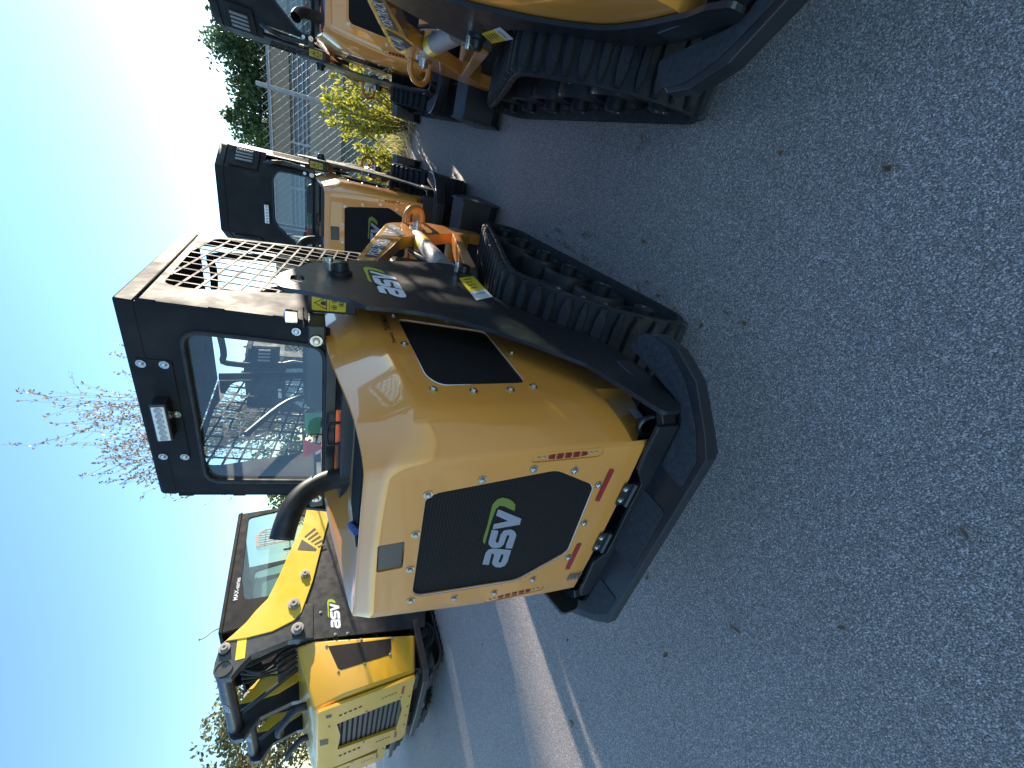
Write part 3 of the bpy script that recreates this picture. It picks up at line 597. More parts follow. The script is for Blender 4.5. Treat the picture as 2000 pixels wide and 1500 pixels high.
        mk.add(tri(.027) + tri(.0215), [(0, 1, 4, 3), (1, 2, 5, 4), (2, 0, 3, 5)]); mk.sheet([[W3(h, z, .0027) for h, z in ((-.008, 1.398), (.008, 1.398), (.006, 1.413), (-.005, 1.413))]])
        mk.sheet([[W3(h, z, .0027) for h, z in ((-.026, 1.387), (.026, 1.387), (.026, 1.3858), (-.026, 1.3858))]])
        for ch, cz in ((-.012, 1.372), (.012, 1.372), (0, 1.350)):
            mk.sheet([[W3(ch + .009 * math.cos(k * .7854), cz + .009 * math.sin(k * .7854), .0027) for k in range(8)], [W3(ch + .007 * math.cos(k * .7854), cz + .007 * math.sin(k * .7854), .0027) for k in range(8)]])
            mk.sheet([[W3(ch + h, cz + z, .0027) for h, z in ((-.003, -.005), (.003, -.005), (.003, .004), (-.003, .004))]])
        part('sign_print', mk, 'black_decal', sg, smooth=0)
        lt = part('latch', MB().lathe((-.255, s * .398, 1.48), (.0, 0, 1), [(0, .020), (.002, .024), (.035, .024), (.04, .018)], 16), 'chrome', root, smooth=40)
        part('latch_disc', MB().lathe((-.262, s * .398, 1.462), (0, 0, 1), [(0, .034), (.004, .034)], 18), 'black_paint', lt, smooth=40)
        part('latch_block', MB().box((-.33, s * .37 - .03, 1.40), (-.21, s * .37 + .035, 1.452)), 'black_paint', root, smooth=0, bevel=.006)
        bolt(root, (cabx(1.48) - .004, s * .352, 1.485), (-1, 0, .187), 1.1); bolt(root, (-.333, s * .352, 1.428), (-1, 0, 0), 1.5)
    # ---- lift arms, cylinders, bucket
    for s in (-1, 1):
        arm = part('lift_arm', MB().prism([(x, s * .474, z) for x, z in rounded(ARM, .03, 3)], (0, -s * .075, 0)), 'amber_paint', root, smooth=0, bevel=.006)
        def decal(name, quad, m): part(name, MB().sheet([[(x, s * .4762, z) for x, z in quad]]), m, arm, smooth=0)
        decal('decal_panel', [(.33, 1.222), (.79, 1.10), (.80, 1.02), (.34, 1.17)], 'grey_decal'); decal('decal_panel', [(.86, 1.08), (1.25, .975), (1.33, .925), (1.02, .905), (.93, .965)], 'grey_decal')
        ex = (1, 0, -.27) if s < 0 else (-1, 0, .27)
        part('decal_text', text_mesh('POSI-TRACK', .072), 'white_decal', arm, smooth=0, mw=frame((.56, s * .4775, 1.128), ex, (.27, 0, 1)))
        part('decal_text', text_mesh('RT-40', .105), 'white_decal', arm, smooth=0, mw=frame((1.09, s * .4775, .973), ex, (.27, 0, 1)))
        lp_ = [(1.47, .475, .83), (1.475, .53, .825), (1.50, .572, .795), (1.54, .585, .75), (1.58, .572, .705), (1.605, .53, .675), (1.61, .475, .67)]
        part('lifting_eye', MB().tube(smooth_path([(x, y * s, z) for x, y, z in lp_], 4), .019, 12), 'amber_paint', arm)
        part('eye_pin', MB().lathe((1.33, s * .474, .77), (0, s, 0), [(0, .05), (.012, .05), (.012, .03), (.04, .028), (.04, .012), (.05, .012)], 16), 'zinc', arm, smooth=40)
        cy = part('lift_cylinder', MB().lathe((1.19, s * .44, .80), Vector((-1, 0, .0)), [(0, .02), (.012, .046), (.05, .050), (.72, .050)], 18), 'steel', root, smooth=40)
        part('cylinder_label', MB().lathe((1.02, s * .44, .80), Vector((-1, 0, 0)), [(0, .0512), (.13, .0512)], 18), 'yellow_decal', cy, smooth=40)
        part('hydraulic_hose', MB().tube(smooth_path([(1.0, s * .40, .86), (.85, s * .41, .90), (.6, s * .42, .84), (.35, s * .43, .85)], 6), .014, 8), 'hose', root)
        part('side_bar', MB().prism([(.33, s * .50, .735), (1.24, s * .50, .535), (1.33, s * .50, .37), (1.25, s * .50, .40), (1.20, s * .50, .49), (.36, s * .50, .665)], (0, -s * .10, 0)), 'amber_paint', root, smooth=0, bevel=.005)
    part('arm_crossbar', MB().tube([(1.58, -.40, .42), (1.58, .40, .42)], .05, 14), 'amber_paint', root)
    bk = [(1.68, .10), (1.70, .34), (1.82, .39), (1.84, .37), (1.75, .31), (1.78, .09), (2.25, .06), (2.28, .03), (1.75, .02)]
    b = part('bucket', MB().prism([(x, -.69, z) for x, z in bk], (0, 1.38, 0)), 'black_paint', root, smooth=0, bevel=.005)
    for s in (-1, 1): part('bucket_side', MB().prism([(x, s * .70, z) for x, z in [(1.66, .06), (1.69, .35), (1.83, .40), (2.12, .22), (2.26, .03), (1.74, .0)]], (0, -s * .016, 0)), 'black_paint', b, smooth=0, bevel=.003)
    return root

# ------------------------------------------------------------------ ground
def structure(name, mb, m): return tag(part(name, mb, m, None, smooth=0), kind='structure')
structure('ground', MB().add([(-300, -400, -.02), (700, -400, -.02), (700, 500, -.02), (-300, 500, -.02)], [(0, 1, 2, 3)]), 'dirt')
edge = [(7.25 + .12 * math.sin(y * 1.7) + .08 * math.sin(y * 4.1 + 1), y) for y in [-40 + k * .5 for k in range(161)]]
structure('parking_lot', MB().sheet([[(-60, -40, 0), *[(x, y, 0) for x, y in edge], (-60, 40, 0)]]), 'asphalt')

# ------------------------------------------------------------------ loaders of the smaller kind
main = build_loader('open'); main.location = (OX, OY, 0)
tag(main, 'amber loader with open mesh cab and lit side screen, nearest and whole in view', 'track loader', 'loaders parked in rows')
near = copy_tree(main); near.location = (1.94, -.97, 0); near.rotation_euler = (0, 0, rad(-.8))
tag(near, 'amber loader cut off by the frame, showing only its left track, plate and hood side', 'track loader', 'loaders parked in rows')
for ch in near.children:
    if ch.name.startswith('side_plate') and ch.data.vertices[0].co.y > 0:
        NP = PLATE[2:18] + [(-.60, .43), (-.80, .43), (-.93, .45), (-.99, .50), (-.985, .545), (-.914, .56), (-.843, .548), (-.677, .555), (-.56, .575), (-.488, .602), (-.38, .675), (-.29, .756), (-.233, .82), (-.151, .921), (-.10, 1.0), (-.09, 1.1), (-.16, 1.3), (-.225, 1.45)]
        me = plate_mb([rounded(NP, .012, 2)], lambda x, z: (x, .49, z), (0, -.014, 0)).mesh('side_plate'); me.materials.append(MATS['black_paint']); ch.data = me
sk = [(.06, .98), (.02, .80), (-.10, .68), (-.24, .55), (-.36, .47), (-.50, .43), (-.76, .43), (-.80, .56), (-.78, .70), (-.50, .72), (-.34, .80), (-.22, .98)]
part('hood_skirt', MB().loft([[(x, .39, z + (.13 if k > 7 else 0)) for k, (x, z) in enumerate(sk)], [(x, .45, z + (.06 if k > 7 else 0)) for k, (x, z) in enumerate(sk)], [(x, .471, z) for x, z in sk]]), 'amber_paint', near, smooth=60)
mid = build_loader('cab'); mid.location = (4.72, .79, 0); mid.rotation_euler = (0, 0, rad(1.5))
tag(mid, 'amber loader with tall closed black cab standing in front of the nearest loader', 'track loader', 'loaders parked in rows')
mid2 = copy_tree(mid); mid2.location = (5.15, 3.05, 0); mid2.rotation_euler = (0, 0, rad(2))  # loader added to shade the ground, known only from traces
tag(mid2, 'added loader behind the open cab that shades the ground, showing only through its rear window', 'track loader', 'loaders parked in rows')
far = copy_tree(mid); far.location = (5.08, -.965, 0); far.rotation_euler = (0, 0, rad(-2))
tag(far, 'amber loader with curved exhaust pipe, half hidden beside the chain link fence', 'track loader', 'loaders parked in rows')

# ------------------------------------------------------------------ the larger loader on the left
CX, CY, YS = 3.4, 5.97, 5.2
def cw(px, py, dy=0.): v = at(px, py, 'y', YS + dy); return Vector((v.x - CX, v.y - CY, v.z))
def cx_(px, py, x): v = at(px, py, 'x', x); return Vector((v.x - CX, v.y - CY, v.z))
def big_loader():
    root = thing('large_track_loader', (0, 0, 0))
    zG = lambda a, b: (730 + a / 4.413, 1160 + b / 4.413); zT = lambda a, b: (400 + a / 4.6875, 1180 + b / 4.6875); zC = lambda a, b: (430 + a / 5.357, 960 + b / 5.357); zH = lambda a, b: (560 + a / 5.357, 1220 + b / 5.357)
    lg = [lug_mesh(.03, .20, .03), lug_mesh(.02, .195, .026)]
    for l in lg: l.materials.append(MATS['rubber'])
    tp = [(x * 1.3 - .55, z * 1.12 if z > .03 else z) for x, z in TRACK]
    for s in (-1, 1):
        track(root, s, tp, .32, .735, 70, lg, [.95, .6, .25, -.1, -.45, -.85], .17, .20)
    part('chassis', MB().box((-1.15, -.42, .25), (1.4, .42, 1.15)), 'black_paint', root, smooth=0, bevel=.01)
    # hood
    A, B, Cc, D = cw(*zH(285, 160)), cw(*zH(610, 745)), cw(*zH(1345, 490)), cw(*zH(1345, 100)); E, F = cw(*zH(105, 225), .10), cw(*zH(285, 885), .10)
    rear = min(B.x, Cc.x, F.x)
    for p in (B, Cc, F): p.x = rear
    pts = [A, B, Cc, D, E, F]; mp = [Vector((p.x, -p.y, p.z)) for p in pts]
    hb = MB().add(pts + mp, [(0, 1, 2, 3), (4, 5, 1, 0), (9, 8, 7, 6), (6, 7, 11, 10), (10, 11, 5, 4), (1, 5, 11, 7, 8, 2), (3, 2, 8, 9), (4, 0, 3, 9, 6, 10)])
    hood = part('hood', hb, 'gold_paint', root, smooth=0, bevel=.035)
    hood.modifiers['bevel'].segments = 4; hood.data.shade_smooth()
    xd = rear + CX - .05
    hole_px = [zH(525, 1040), zH(1190, 780), zH(1205, 900), zH(1140, 1095), zH(530, 1310), zH(562, 1160)]
    outer_px = [zH(325, 925), zH(1350, 545), zH(1325, 640), zH(1235, 1150), zH(1190, 1200), zH(480, 1500), zH(325, 1500)]
    to2 = lambda L: [(p.y, p.z) for p in (cx_(*q, xd) for q in L)]
    dpl = part('rear_door', plate_mb([rounded(to2(outer_px), .03), rounded(to2(hole_px), .02)], lambda y, z: (xd - CX, y, z), (.03, 0, 0)), 'gold_paint', root, smooth=0, bevel=.004)
    g = to2(hole_px); y0, y1, z0, z1 = min(p[0] for p in g), max(p[0] for p in g), min(p[1] for p in g), max(p[1] for p in g)
    part('grille_back', MB().sheet([[(xd - CX + .045, y0 - .02, z0 - .02), (xd - CX + .045, y1 + .02, z0 - .02), (xd - CX + .045, y1 + .02, z1 + .02), (xd - CX + .045, y0 - .02, z1 + .02)]]), 'dark_void', dpl, smooth=0)
    n = 13
    for k in range(n):
        z = z0 + (z1 - z0) * (k + .5) / n
        part('grille_slat', MB().box((xd - CX + .034, y0, z - (z1 - z0) / n * .36), (xd - CX + .043, y1, z + (z1 - z0) / n * .22)), 'slat', dpl, smooth=0, bevel=.002)
    for px in ((1195, 760), (445, 1070), (835, 908), (805, 1228), (1135, 1100), (1280, 750), (1262, 855), (1243, 950), (1225, 1045)): bolt(dpl, cx_(*zH(*px), xd - .001), (-1, 0, 0), 1.3)
    for q in ([(1215, 645), (1240, 645), (1222, 725), (1197, 728)], [(1130, 1122), (1155, 1122), (1145, 1178), (1122, 1182)]): part('reflector', MB().sheet([[cx_(*zH(*p), xd - .003) for p in q]]), 'reflector', dpl, smooth=0)
    for x0, yy, dx, dy in ((545, 950, 52, -22), (545, 1370, 48, -20), (992, 772, 34, -14), (930, 1228, 32, -13)):
        for k in range(5):
            p = [(x0 + dx * (k + t), yy + dy * (k + t) + o) for t, o in ((0, 0), (.7, 0), (.6, 14 if dx > 40 else 8), (.1, 14 if dx > 40 else 8))]
            part('vent_slot', MB().sheet([[cx_(*zH(*q), xd - .002) for q in p]]), 'dark_void', dpl, smooth=0)
    part('latch', MB().sheet([[cx_(*zH(*q), xd - .003) for q in ((345, 1215), (435, 1195), (435, 1250), (348, 1272))]]), 'black_decal', dpl, smooth=0)
    part('badge', MB().sheet([[cx_(*zH(*q), xd - .003) for q in ((410, 955), (470, 940), (470, 970), (412, 985))]]), 'black_decal', dpl, smooth=0)
    v = [cw(*zH(*q), -.003) for q in ((432, 225), (1090, 145), (1095, 250), (1075, 315), (570, 472), (535, 455))]
    part('side_vent', MB().prism(v, (0, .004, 0)), 'grille', hood, smooth=0)
    for q in ((415, 222), (780, 155), (1100, 138), (1080, 312), (815, 408), (540, 490)): bolt(hood, cw(*zH(*q), -.003), (0, -1, 0), 1.2)
    for s in (-1, 1):
        my = (lambda p: p) if s < 0 else (lambda p: Vector((p.x, -p.y, p.z)))
        sp = part('side_plate', MB().prism([my(cw(*q, -.01)) for q in ((562, 1250), (589, 1195), (611, 1134), (640, 1010), (760, 990), (838, 1010), (830, 1224), (612, 1249))], (0, -s * .025, 0)), 'black_paint', root, smooth=0, bevel=.003)
        sp_y = s * (.785)
        c = my(cw(652, 1198, -.013)); logo(sp, frame(c, (1, 0, 0) if s < 0 else (-1, 0, 0), (0, 0, 1)), .40)
        for q in ((626, 1196), (655, 1239), (679, 1237)): bolt(sp, my(cw(*q, -.011)), (0, s, 0), 1.4)
        tw = part('arm_tower', MB().prism([my(cw(*q, -.02)) for q in ((438, 1253), (429, 1264), (419, 1296), (417, 1312), (421, 1322), (430, 1326), (451, 1323), (470, 1300), (490, 1280), (535, 1262), (562, 1251), (575, 1249), (612, 1246), (612, 1180), (590, 1180), (520, 1200), (481, 1235))], (0, -s * .10, 0)), 'black_paint', root, smooth=0, bevel=.004)
        am = part('lift_arm', MB().prism([my(cw(*q, -.03)) for q in ((439, 1252.5), (456, 1238), (480, 1216), (500, 1192), (523, 1169), (545, 1125), (564, 1081), (592, 1025), (600, 990), (650, 985), (635, 1040), (622, 1090), (611, 1134), (600, 1165), (589, 1195), (575, 1211), (532, 1233), (481, 1246))], (0, -s * .12, 0)), 'yellow_paint', root, smooth=0, bevel=.006)
        for q, r in (((438, 1266), .05), ((574, 1179), .06), ((596, 1121), .05), ((581, 1227), .06)):
            p = my(cw(*q, -.045)); part('pivot_pin', MB().lathe((p.x, p.y + s * .0, p.z), (0, s, 0), [(-.02, r * 1.1), (.01, r * 1.1), (.012, r * .7), (.03, r * .66), (.03, r * .3), (.02, r * .28)], 18), 'steel', am, smooth=40)
        p = my(cw(436, 1306, -.02)); part('tube_end', MB().lathe(p, (0, s, 0), [(0, .085), (.012, .085), (.012, .068), (.004, .066)], 22), 'black_paint', tw, smooth=40)
        part('warning_sticker', MB().sheet([[my(cw(*q, -.0225)) for q in ((464, 1249), (482, 1246), (478, 1285), (459, 1290))]]), 'yellow_decal', tw, smooth=0)
        # stripes on the arm
        part('decal_panel', MB().sheet([[my(cw(*zC(*q), -.0325)) for q in ((855, 500), (1010, 600), (1000, 622), (808, 610))]]), 'grey_decal', am, smooth=0)
        for k in range(5):
            q = [(880 + k * 34, 470 + k * 26), (985 + k * 28, 380 + k * 40), (1005 + k * 26, 395 + k * 40), (893 + k * 34, 482 + k * 26)]
            part('decal_stripe', MB().sheet([[my(cw(*zC(*p), -.0325)) for p in q]]), 'grey_decal', am, smooth=0)
    p = cw(436, 1306, .05); q = Vector((p.x, -p.y, p.z))
    tb = part('cross_tube', MB().tube([p, q], .076, 24), 'black_paint', root, smooth=40)
    for t, d in ((.0, 1), (1., -1)): part('tube_collar', MB().lathe(p.lerp(q, t), (0, d, 0), [(0, .085), (.05, .085)], 24), 'black_paint', tb, smooth=40)
    logo(tb, frame(p.lerp(q, .5) + Vector((-.074, 0, .025)), (0, -1, 0), (.3, 0, 1)), .2, 'led', 'led')
    for y in (-.50, .50): part('arm_brace', MB().tube([(p.x + .05, y, p.z - .05), (p.x + .18, y * .8, p.z - .40), (p.x + .34, y * .7, p.z - .75)], .028, 10), 'black_paint', root)
    part('brace_plate', MB().prism([(p.x + .20, -.40, p.z - .46), (p.x + .30, -.36, p.z - .66), (p.x + .30, .36, p.z - .66), (p.x + .20, .40, p.z - .46)], (.015, 0, .01)), 'black_paint', root, smooth=0, bevel=.004)
    for k in range(4): part('hydraulic_hose', MB().tube(smooth_path([(p.x + .10, -.45 + .12 * k, p.z - .12), (p.x + .02 + .05 * k, -.4 + .14 * k, p.z - .32), (p.x + .18, -.36 + .15 * k, p.z - .52), (p.x + .25, -.3 + .1 * k, p.z - .78)], 6), .018, 8), 'hose', root)
    # cab
    z_t = cw(443, 1184, .12).z; xr = cw(440, 1235, .12).x; xf = cw(476, 1003, .12).x; yc = -(CY - YS - .12)
    win = [(p.x, p.z) for p in (cw(*zC(*q), .12) for q in ((300, 275), (690, 185), (900, 260), (900, 480), (570, 1080), (255, 1130), (225, 900)))]
    outer = [(xr, z_t), (xf, z_t + .0), (xf + .05, 1.25), (xr + .25, 1.25), (xr + .02, z_t - .25)]
    for s in (-1, 1):
        sd = part('cab_side', plate_mb([outer, rounded(win, .05)], lambda x, z: (x, -s * yc, z), (0, -s * .03, 0)), 'cab_paint', root, smooth=0, bevel=.004)
        part('side_window', MB().sheet([[(x, -s * yc - s * .012, z) for x, z in rounded(win, .05)]]), 'tinted_glass', sd, smooth=0)
        part('decal_text', text_mesh('MAX-series', .065), 'white_decal', sd, smooth=0, mw=frame((cw(*zC(172, 1020), .12).x, -s * yc + s * .003, cw(*zC(178, 1020), .12).z), (1, 0, 0) if s < 0 else (-1, 0, 0), (0, 0, 1)))
    part('roof', MB().prism([(xr - .02, yc - .01, z_t), (xf + .03, yc - .01, z_t), (xf, yc - .01, z_t + .05), (xr, yc - .01, z_t + .04)], (0, -2 * yc + .02, 0)), 'cab_paint', root, smooth=0, bevel=.012)
    part('cab_rear_panel', plate_mb([[(-.62, 1.3), (.62, 1.3), (.62, z_t), (-.62, z_t)], rrect(-.5, .5, 1.5, z_t - .2, .05)], lambda y, z: (xr + .12, y, z), (.02, 0, 0)), 'cab_paint', root, smooth=0)
    lg_ = [(p.x, p.z) for p in (cw(*zC(*q), .09) for q in ((375, 585), (370, 460), (440, 405), (720, 340), (770, 400), (775, 500)))]
    gl = part('lamp_guard', plate_mb([rounded(lg_, .04), rounded([(a * .9 + .1 * sum(p[0] for p in lg_) / 6, b * .84 + .16 * sum(p[1] for p in lg_) / 6) for a, b in lg_], .03)], lambda x, z: (x, yc - .03, z), (0, .01, 0)), 'steel', root, smooth=0)
    x0, x1 = min(p[0] for p in lg_), max(p[0] for p in lg_); zz0, zz1 = min(p[1] for p in lg_), max(p[1] for p in lg_); mb = MB()
    for k in range(1, 8): 
        for t0, t1 in inside_spans((x0 + (x1 - x0) * k / 8, zz0), (0, 1), lg_): mb.tube([(x0 + (x1 - x0) * k / 8, yc - .025, zz0 + t0), (x0 + (x1 - x0) * k / 8, yc - .025, zz0 + t1)], .006, 5)
    for k in range(1, 4):
        for t0, t1 in inside_spans((x0, zz0 + (zz1 - zz0) * k / 4), (1, 0), lg_): mb.tube([(x0 + t0, yc - .025, zz0 + (zz1 - zz0) * k / 4), (x0 + t1, yc - .025, zz0 + (zz1 - zz0) * k / 4)], .006, 5)
    part('guard_mesh', mb, 'steel', gl, smooth=0)
    part('antenna', MB().tube(smooth_path([(xr + .1, yc + .05, z_t + .03), (xr + .06, yc + .02, z_t + .10), (xr + .0, yc - .0, z_t + .16), (xr - .02, yc - .01, z_t + .21)], 5), [.006] * 15 + [.018], 8), 'hose', root)
    part('seat', MB().box((xr + .45, -.28, 1.3), (xr + .6, .28, 1.95)), 'seat_vinyl', root, smooth=0, bevel=.04)
    # exhaust and bumper
    e0 = cx_(*zT(850, 960), xd + .35)
    part('exhaust_pipe', MB().tube(smooth_path([e0 + Vector((0, .02, -.12)), e0, e0 + Vector((-.02, .10, .10)), e0 + Vector((-.04, .22, .18)), e0 + Vector((-.05, .34, .19))], 5), .045, 16), 'hose', root)
    b0, b1 = cw(830, 1205, -.08), cw(825, 1318, -.08); b0.z = b1.z = (b0.z + b1.z) / 2 + .05
    bp = [(b0.x, b0.y), (b1.x + .05, b1.y), (b1.x - .03, b1.y + .12), (b1.x - .05, 0), (b1.x - .03, -b1.y - .12), (b1.x + .05, -b1.y), (b0.x, -b0.y), (b0.x, -b0.y - .05), (b1.x + .2, -b1.y - .2), (b1.x + .2, b1.y + .2), (b0.x, b0.y + .05)]
    part('bumper', MB().prism([(x, y, b0.z - .05) for x, y in bp], (0, 0, .07)), 'black_paint', root, smooth=0, bevel=.006)
    return root
big = big_loader(); big.location = (CX, CY, 0)
tag(big, 'larger yellow loader with raised black arm tower and cross tube, parked left of the rest', 'track loader', 'larger loaders on the left')
big2 = copy_tree(big); big2.location = (CX + .55, CY + 2.35, 0)
tag(big2, 'yellow loader glimpsed through the arm tower of the larger loader before it', 'track loader', 'larger loaders on the left')

# ------------------------------------------------------------------ fence, building
FX, FH = 8.05, 2.05
def fence():
    root = thing('chain_link_fence', (FX, 2, 0), 0, 'galvanised chain link fence along the far edge of the lot', 'fence')
    mb = MB(); y0, y1, c = -9., 15., .11
    k = -int(FH / c) - 1
    while k * c < (y1 - y0):
        for sgn in (1, -1):
            ya = y0 + k * c if sgn > 0 else y0 + k * c + FH
            pa, pb = Vector((ya, .05)), Vector((ya + sgn * FH, FH + .03))
            lo, hi = (pa, pb) if sgn > 0 else (pb, pa)
            t0 = 0 if lo.x >= y0 else (y0 - lo.x) / (hi.x - lo.x); t1 = 1 if hi.x <= y1 else (y1 - lo.x) / (hi.x - lo.x)
            if t1 > t0:
                a, b = lo.lerp(hi, t0), lo.lerp(hi, t1); mb.tube([(.003 * sgn, a.x - 2, a.y), (.003 * sgn, b.x - 2, b.y - 0)], .0021, 4, cap=False)
        k += 1
    part('wire_mesh', mb, 'galvanised', root, smooth=0)
    for z in (.9, 1.98): part('rail_wire', MB().tube([(0, y0 - 2, z), (0, y1 - 2, z)], .004 if z < 1.5 else .012, 6), 'galvanised', root)
    pole = at(498, 161, 'x', FX)
    for j in range(-3, 6):
        y = pole.y + j * 2.6; part('post', MB().tube([(.03, y - 2, -.2), (.03, y - 2, 2.12), (.03, y - 2, 2.14)], [.03, .03, .02], 12), 'galvanised', root)
fence()
def building():
    X = 25.2; root = thing('low_building', (X, 0, 0), 0, 'long low tan building with grey recessed band beyond the fence', 'building')
    part('lower_wall', MB().box((0, -14, -.1), (6, 18, 1.40)), 'pale_wall', root, smooth=0)
    part('band', MB().box((.25, -13.9, 1.40), (5.8, 17.9, 2.27)), 'grey_band', root, smooth=0)
    part('upper_wall', MB().box((-.05, -14.1, 2.27), (6.1, 18.1, 3.02)), 'tan_wall', root, smooth=0)
    part('roof_edge', MB().box((-.14, -14.2, 3.02), (6.2, 18.2, 3.10)), 'pipe_grey', root, smooth=0)
    for z in (1.55, 1.72, 1.92, 2.12): part('rail', MB().tube([(.12, -13.8, z), (.12, 17.8, z)], .03, 8), 'pipe_grey', root)
    for k in range(16): part('post', MB().box((.06, -13.6 + k * 2.1, 1.40), (.16, -13.5 + k * 2.1, 2.27)), 'pipe_grey', root, smooth=0)
    for k in range(4): part('siding_lap', MB().box((-.015, -13.95, .22 + k * .29), (0, 17.95, .235 + k * .29)), 'pale_wall', root, smooth=0)
building()

# ------------------------------------------------------------------ trees and plants
def leaf_quad(mb, p, d, up, l, w):
    d = d.normalized(); sdv = d.cross(up)
    if sdv.length < 1e-3: sdv = d.orthogonal()
    sdv = sdv.normalized() * w; mb.add([p, p + d * l * .5 + sdv, p + d * l, p + d * l * .5 - sdv], [(0, 1, 2, 3)])
def rv(rng): 
    while True:
        v = Vector((rng.uniform(-1, 1), rng.uniform(-1, 1), rng.uniform(-1, 1)))
        if .05 < v.length < 1: return v
def leafy_tree(name, label, loc_, h, rx, rz, leafm, seed, clumps=60, per=120, leaf=.16, group=None):
    rng = random.Random(seed); root = thing(name, loc_, rng.uniform(0, 6), label, 'tree', group); cz = h - rz; br = MB(); lv = MB()
    br.tube([(0, 0, -.2), (.1, .05, h * .25), (.05, -.05, h * .5), (.1, 0, h * .75)], [h * .035, h * .028, h * .02, h * .008], 8)
    for k in range(clumps):
        v = rv(rng); v = v.normalized() * (.35 + .65 * rng.random() ** .6); wob = 1 + .22 * math.sin(5 * v.x + seed) + .15 * math.sin(7 * v.y)
        c = Vector((v.x * rx * wob, v.y * rx * wob, cz + v.z * rz * (1 if v.z > 0 else .8))); r = rng.uniform(.5, 1.1) * rx * .26
        if k % 3 == 0: br.tube(smooth_path([(.05, 0, h * rng.uniform(.3, .6)), c * .5 + Vector((0, 0, h * .25)), c], 3), [h * .012 * (1 - i / 9) + .01 for i in range(7)], 5)
        for _ in range(per):
            q = rv(rng); p = c + Vector((q.x, q.y, q.z * .75)) * r; leaf_quad(lv, p, rv(rng), rv(rng), leaf * rng.uniform(.6, 1.3), leaf * .32)
    part('trunk', br, 'bark', root); part('crown', lv, leafm, root, smooth=0); return root
leafy_tree('oak_tree', 'tall dark green tree rising behind the tan building at the frame edge', (36, -3.3, 0), 7.3, 4.6, 3.3, 'oak_leaf', 3, 130, 110, .26, 'trees behind the building')
leafy_tree('oak_tree', 'dark green tree left of the tallest tree behind the building', (37, 1.0, 0), 6.4, 3.0, 2.6, 'oak_leaf', 5, 90, 100, .24, 'trees behind the building')
leafy_tree('young_tree', 'pale green bushy tree behind the building beside the closed black cab', (33.5, 2.7, 0), 5.2, 1.7, 1.8, 'light_leaf', 8, 50, 100, .18, 'trees behind the building')
leafy_tree('young_tree', 'light tree seen between the open cab and its exhaust pipe', (17, 16.6, 0), 3.5, 2.0, 1.5, 'light_leaf', 12, 46, 90, .17, 'trees on the left')
leafy_tree('young_tree', 'olive tree top showing above the larger loader at the frame edge', (6.6, 16.0, 0), 4.5, 2.0, 1.9, 'olive_leaf', 14, 60, 80, .13, 'trees on the left')
leafy_tree('oak_tree', 'green tree showing through the windows of the open cab', (14, 8.5, 0), 3.6, 2.6, 1.6, 'light_leaf', 17, 50, 100, .17, 'trees on the left')
def twig_tree(loc_, seed):
    rng = random.Random(seed); root = thing('bare_tree', loc_, 0, 'sparse twiggy tree with dry tan leaves rising behind the open cab', 'tree'); br = MB(); lv = MB()
    br.tube([(0, 0, -.1), (.04, .02, .8), (0, 0, 1.5)], [.09, .075, .06], 8)
    def grow(p, d, l, r, depth):
        n = max(3, int(l / .16)); path = [p]; rr = [r]; q = p.copy(); dd = d.copy()
        for i in range(n):
            dd = (dd + rv(rng) * .16 + Vector((0, 0, .05))).normalized(); q = q + dd * (l / n); path.append(q.copy()); rr.append(max(.0025, r * (1 - .8 * (i + 1) / n)))
            if depth < 3 and i > 0 and rng.random() < (.75 if depth < 2 else .5):
                side = (dd + rv(rng) * .95 + Vector((0, 0, .15))).normalized(); grow(q, side, l * rng.uniform(.28, .5), rr[-1] * .6, depth + 1)
            if depth >= 1:
                for _ in range(rng.randint(0, 3)):
                    leaf_quad(lv, q + rv(rng) * .03, (dd * .5 + rv(rng)), rv(rng), rng.uniform(.045, .08), .016)
        br.tube(path, rr, 5)
    for k in range(17):
        a = rng.uniform(0, 6.283); t = rng.uniform(.12, .62); grow(Vector((0, 0, rng.uniform(.9, 1.5))), Vector((math.cos(a) * t, math.sin(a) * t, 1)).normalized(), rng.uniform(1.8, 3.0), .03, 0)
    part('trunk', br, 'pale_bark', root); part('crown', lv, 'dry_twig_leaf', root, smooth=0); root.scale = (1.15, 1.15, 1.15)
twig_tree((9.6, 6.75, 0), 21)
def shrub(name, label, loc_, h, r, n, seed, leafm='shrub_leaf', group=None):
    rng = random.Random(seed); root = thing(name, loc_, 0, label, 'shrub', group); br = MB(); lv = MB()
    for k in range(n):
        a = rng.uniform(0, 6.283); t = rng.random() ** .5 * r; tip = Vector((math.cos(a) * t, math.sin(a) * t, h * rng.uniform(.45, 1))); b = Vector((tip.x * .2, tip.y * .2, 0)); pth = smooth_path([b, b.lerp(tip, .5) + rv(rng) * .06, tip], 5)
        br.tube(pth, .006, 4)
        for p in pth[3:]:
            for _ in range(4): leaf_quad(lv, p + rv(rng) * .03, rv(rng) + Vector((0, 0, .6)), rv(rng), rng.uniform(.06, .12), .017)
        for _ in range(8): leaf_quad(lv, tip + rv(rng) * .02, rv(rng) + Vector((0, 0, .5)), rv(rng), rng.uniform(.08, .13), .019)
    part('stems', br, 'bark', root); part('leaves', lv, leafm, root, smooth=0)
shrub('leafy_shrub', 'yellow green leafy shrub growing up against the chain link fence', (7.72, -.30, 0), 1.25, .62, 46, 4)
shrub('leafy_shrub', 'low shrub beside the taller yellow green one, behind the closed cab', (7.85, .45, 0), .75, .55, 30, 6)
rng = random.Random(2); st = MB(); gr = MB()
for k in range(5200):
    y = rng.uniform(-3, 9); x = 7.15 + .12 * math.sin(y * 1.7) + abs(rng.gauss(0, .28)); z = rng.uniform(0, .05)
    leaf_quad(st, Vector((x, y, z)), Vector((rng.uniform(-1, 1), rng.uniform(-1, 1), rng.uniform(-.1, .25))), Vector((0, 0, 1)), rng.uniform(.06, .16), .004)
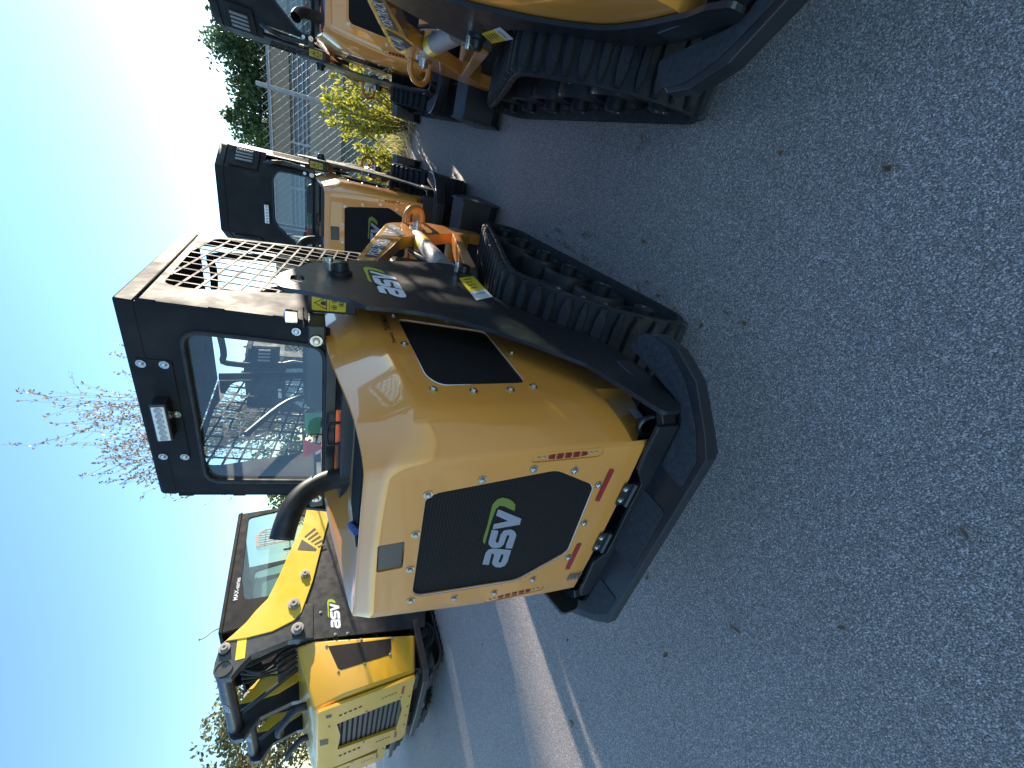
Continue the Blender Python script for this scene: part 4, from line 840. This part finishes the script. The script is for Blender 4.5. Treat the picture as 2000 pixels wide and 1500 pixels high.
for k in range(9000):
    y = rng.uniform(-3, 9); x = rng.uniform(7.5, 9.6); leaf_quad(gr, Vector((x, y, -.01)), Vector((rng.uniform(-.5, .5), rng.uniform(-.5, .5), 1)), rv(rng), rng.uniform(.1, .34), .006)
tag(part('pine_straw', st, 'straw', None, smooth=0), 'brown pine straw and dead leaves along the asphalt edge', 'straw', kind='stuff')
tag(part('dry_grass', gr, 'grass', None, smooth=0), 'dry yellow green grass growing under the fence', 'grass', kind='stuff')

# fallen leaves on the asphalt
def leaf_shape(l, w, curl):
    mb = MB(); n = 6; top = []; bot = []
    for k in range(n + 1):
        t = k / n; ww = w * math.sin(math.pi * min(.98, t * .94 + .03)); z = curl * (t - .5) ** 2
        top.append((l * (t - .5), ww, z + curl * .35)); bot.append((l * (t - .5), -ww, z + curl * .35))
    mid = [(l * (k / n - .5), 0, curl * (k / n - .5) ** 2) for k in range(n + 1)]
    vs = top + mid + bot; m = n + 1
    mb.add(vs, [(i, i + 1, m + i + 1, m + i) for i in range(n)] + [(m + i, m + i + 1, 2 * m + i + 1, 2 * m + i) for i in range(n)]); return mb.mesh('fallen_leaf')
LM = [leaf_shape(.05, .009, .03), leaf_shape(.04, .011, .05), leaf_shape(.032, .012, .04)]
for l in LM: l.materials.append(MATS['fallen'])
z8 = lambda a, b: (900 + a / 4.348, 400 + b / 4.348)
spots = [z8(*p) for p in [(735, 265), (835, 215), (890, 330), (915, 360), (840, 310), (1055, 250), (1105, 250), (965, 400), (1040, 430), (1085, 470), (1060, 455), (1175, 500), (1290, 560), (1575, 320), (1600, 655), (1510, 700), (1690, 775), (1820, 880)]]
spots += [(1257, 272), (1372, 634), (1455, 632), (1885, 1040), (1268, 1126), (1645, 1222), (1438, 1227), (1305, 1276), (1250, 290), (1420, 610), (1740, 330), (1530, 300), (1106, 1035), (1120, 1410), (944, 1258), (1385, 905), (1165, 150), (1110, 1250)]
rng = random.Random(5)
for k, (px, py) in enumerate(spots):
    p = at(px, py, 'z', .004); o = bpy.data.objects.new('fallen_leaf', LM[k % 3]); COL.objects.link(o); sc = rng.uniform(.6, .9)
    o.location = (p.x, p.y, .004); o.rotation_euler = (rng.uniform(-.2, .2), rng.uniform(-.15, .15), rng.uniform(0, 6.28)); o.scale = (sc,) * 3
    tag(o, 'small dry brown leaf fallen on the asphalt', 'leaf', 'fallen leaves on the asphalt')
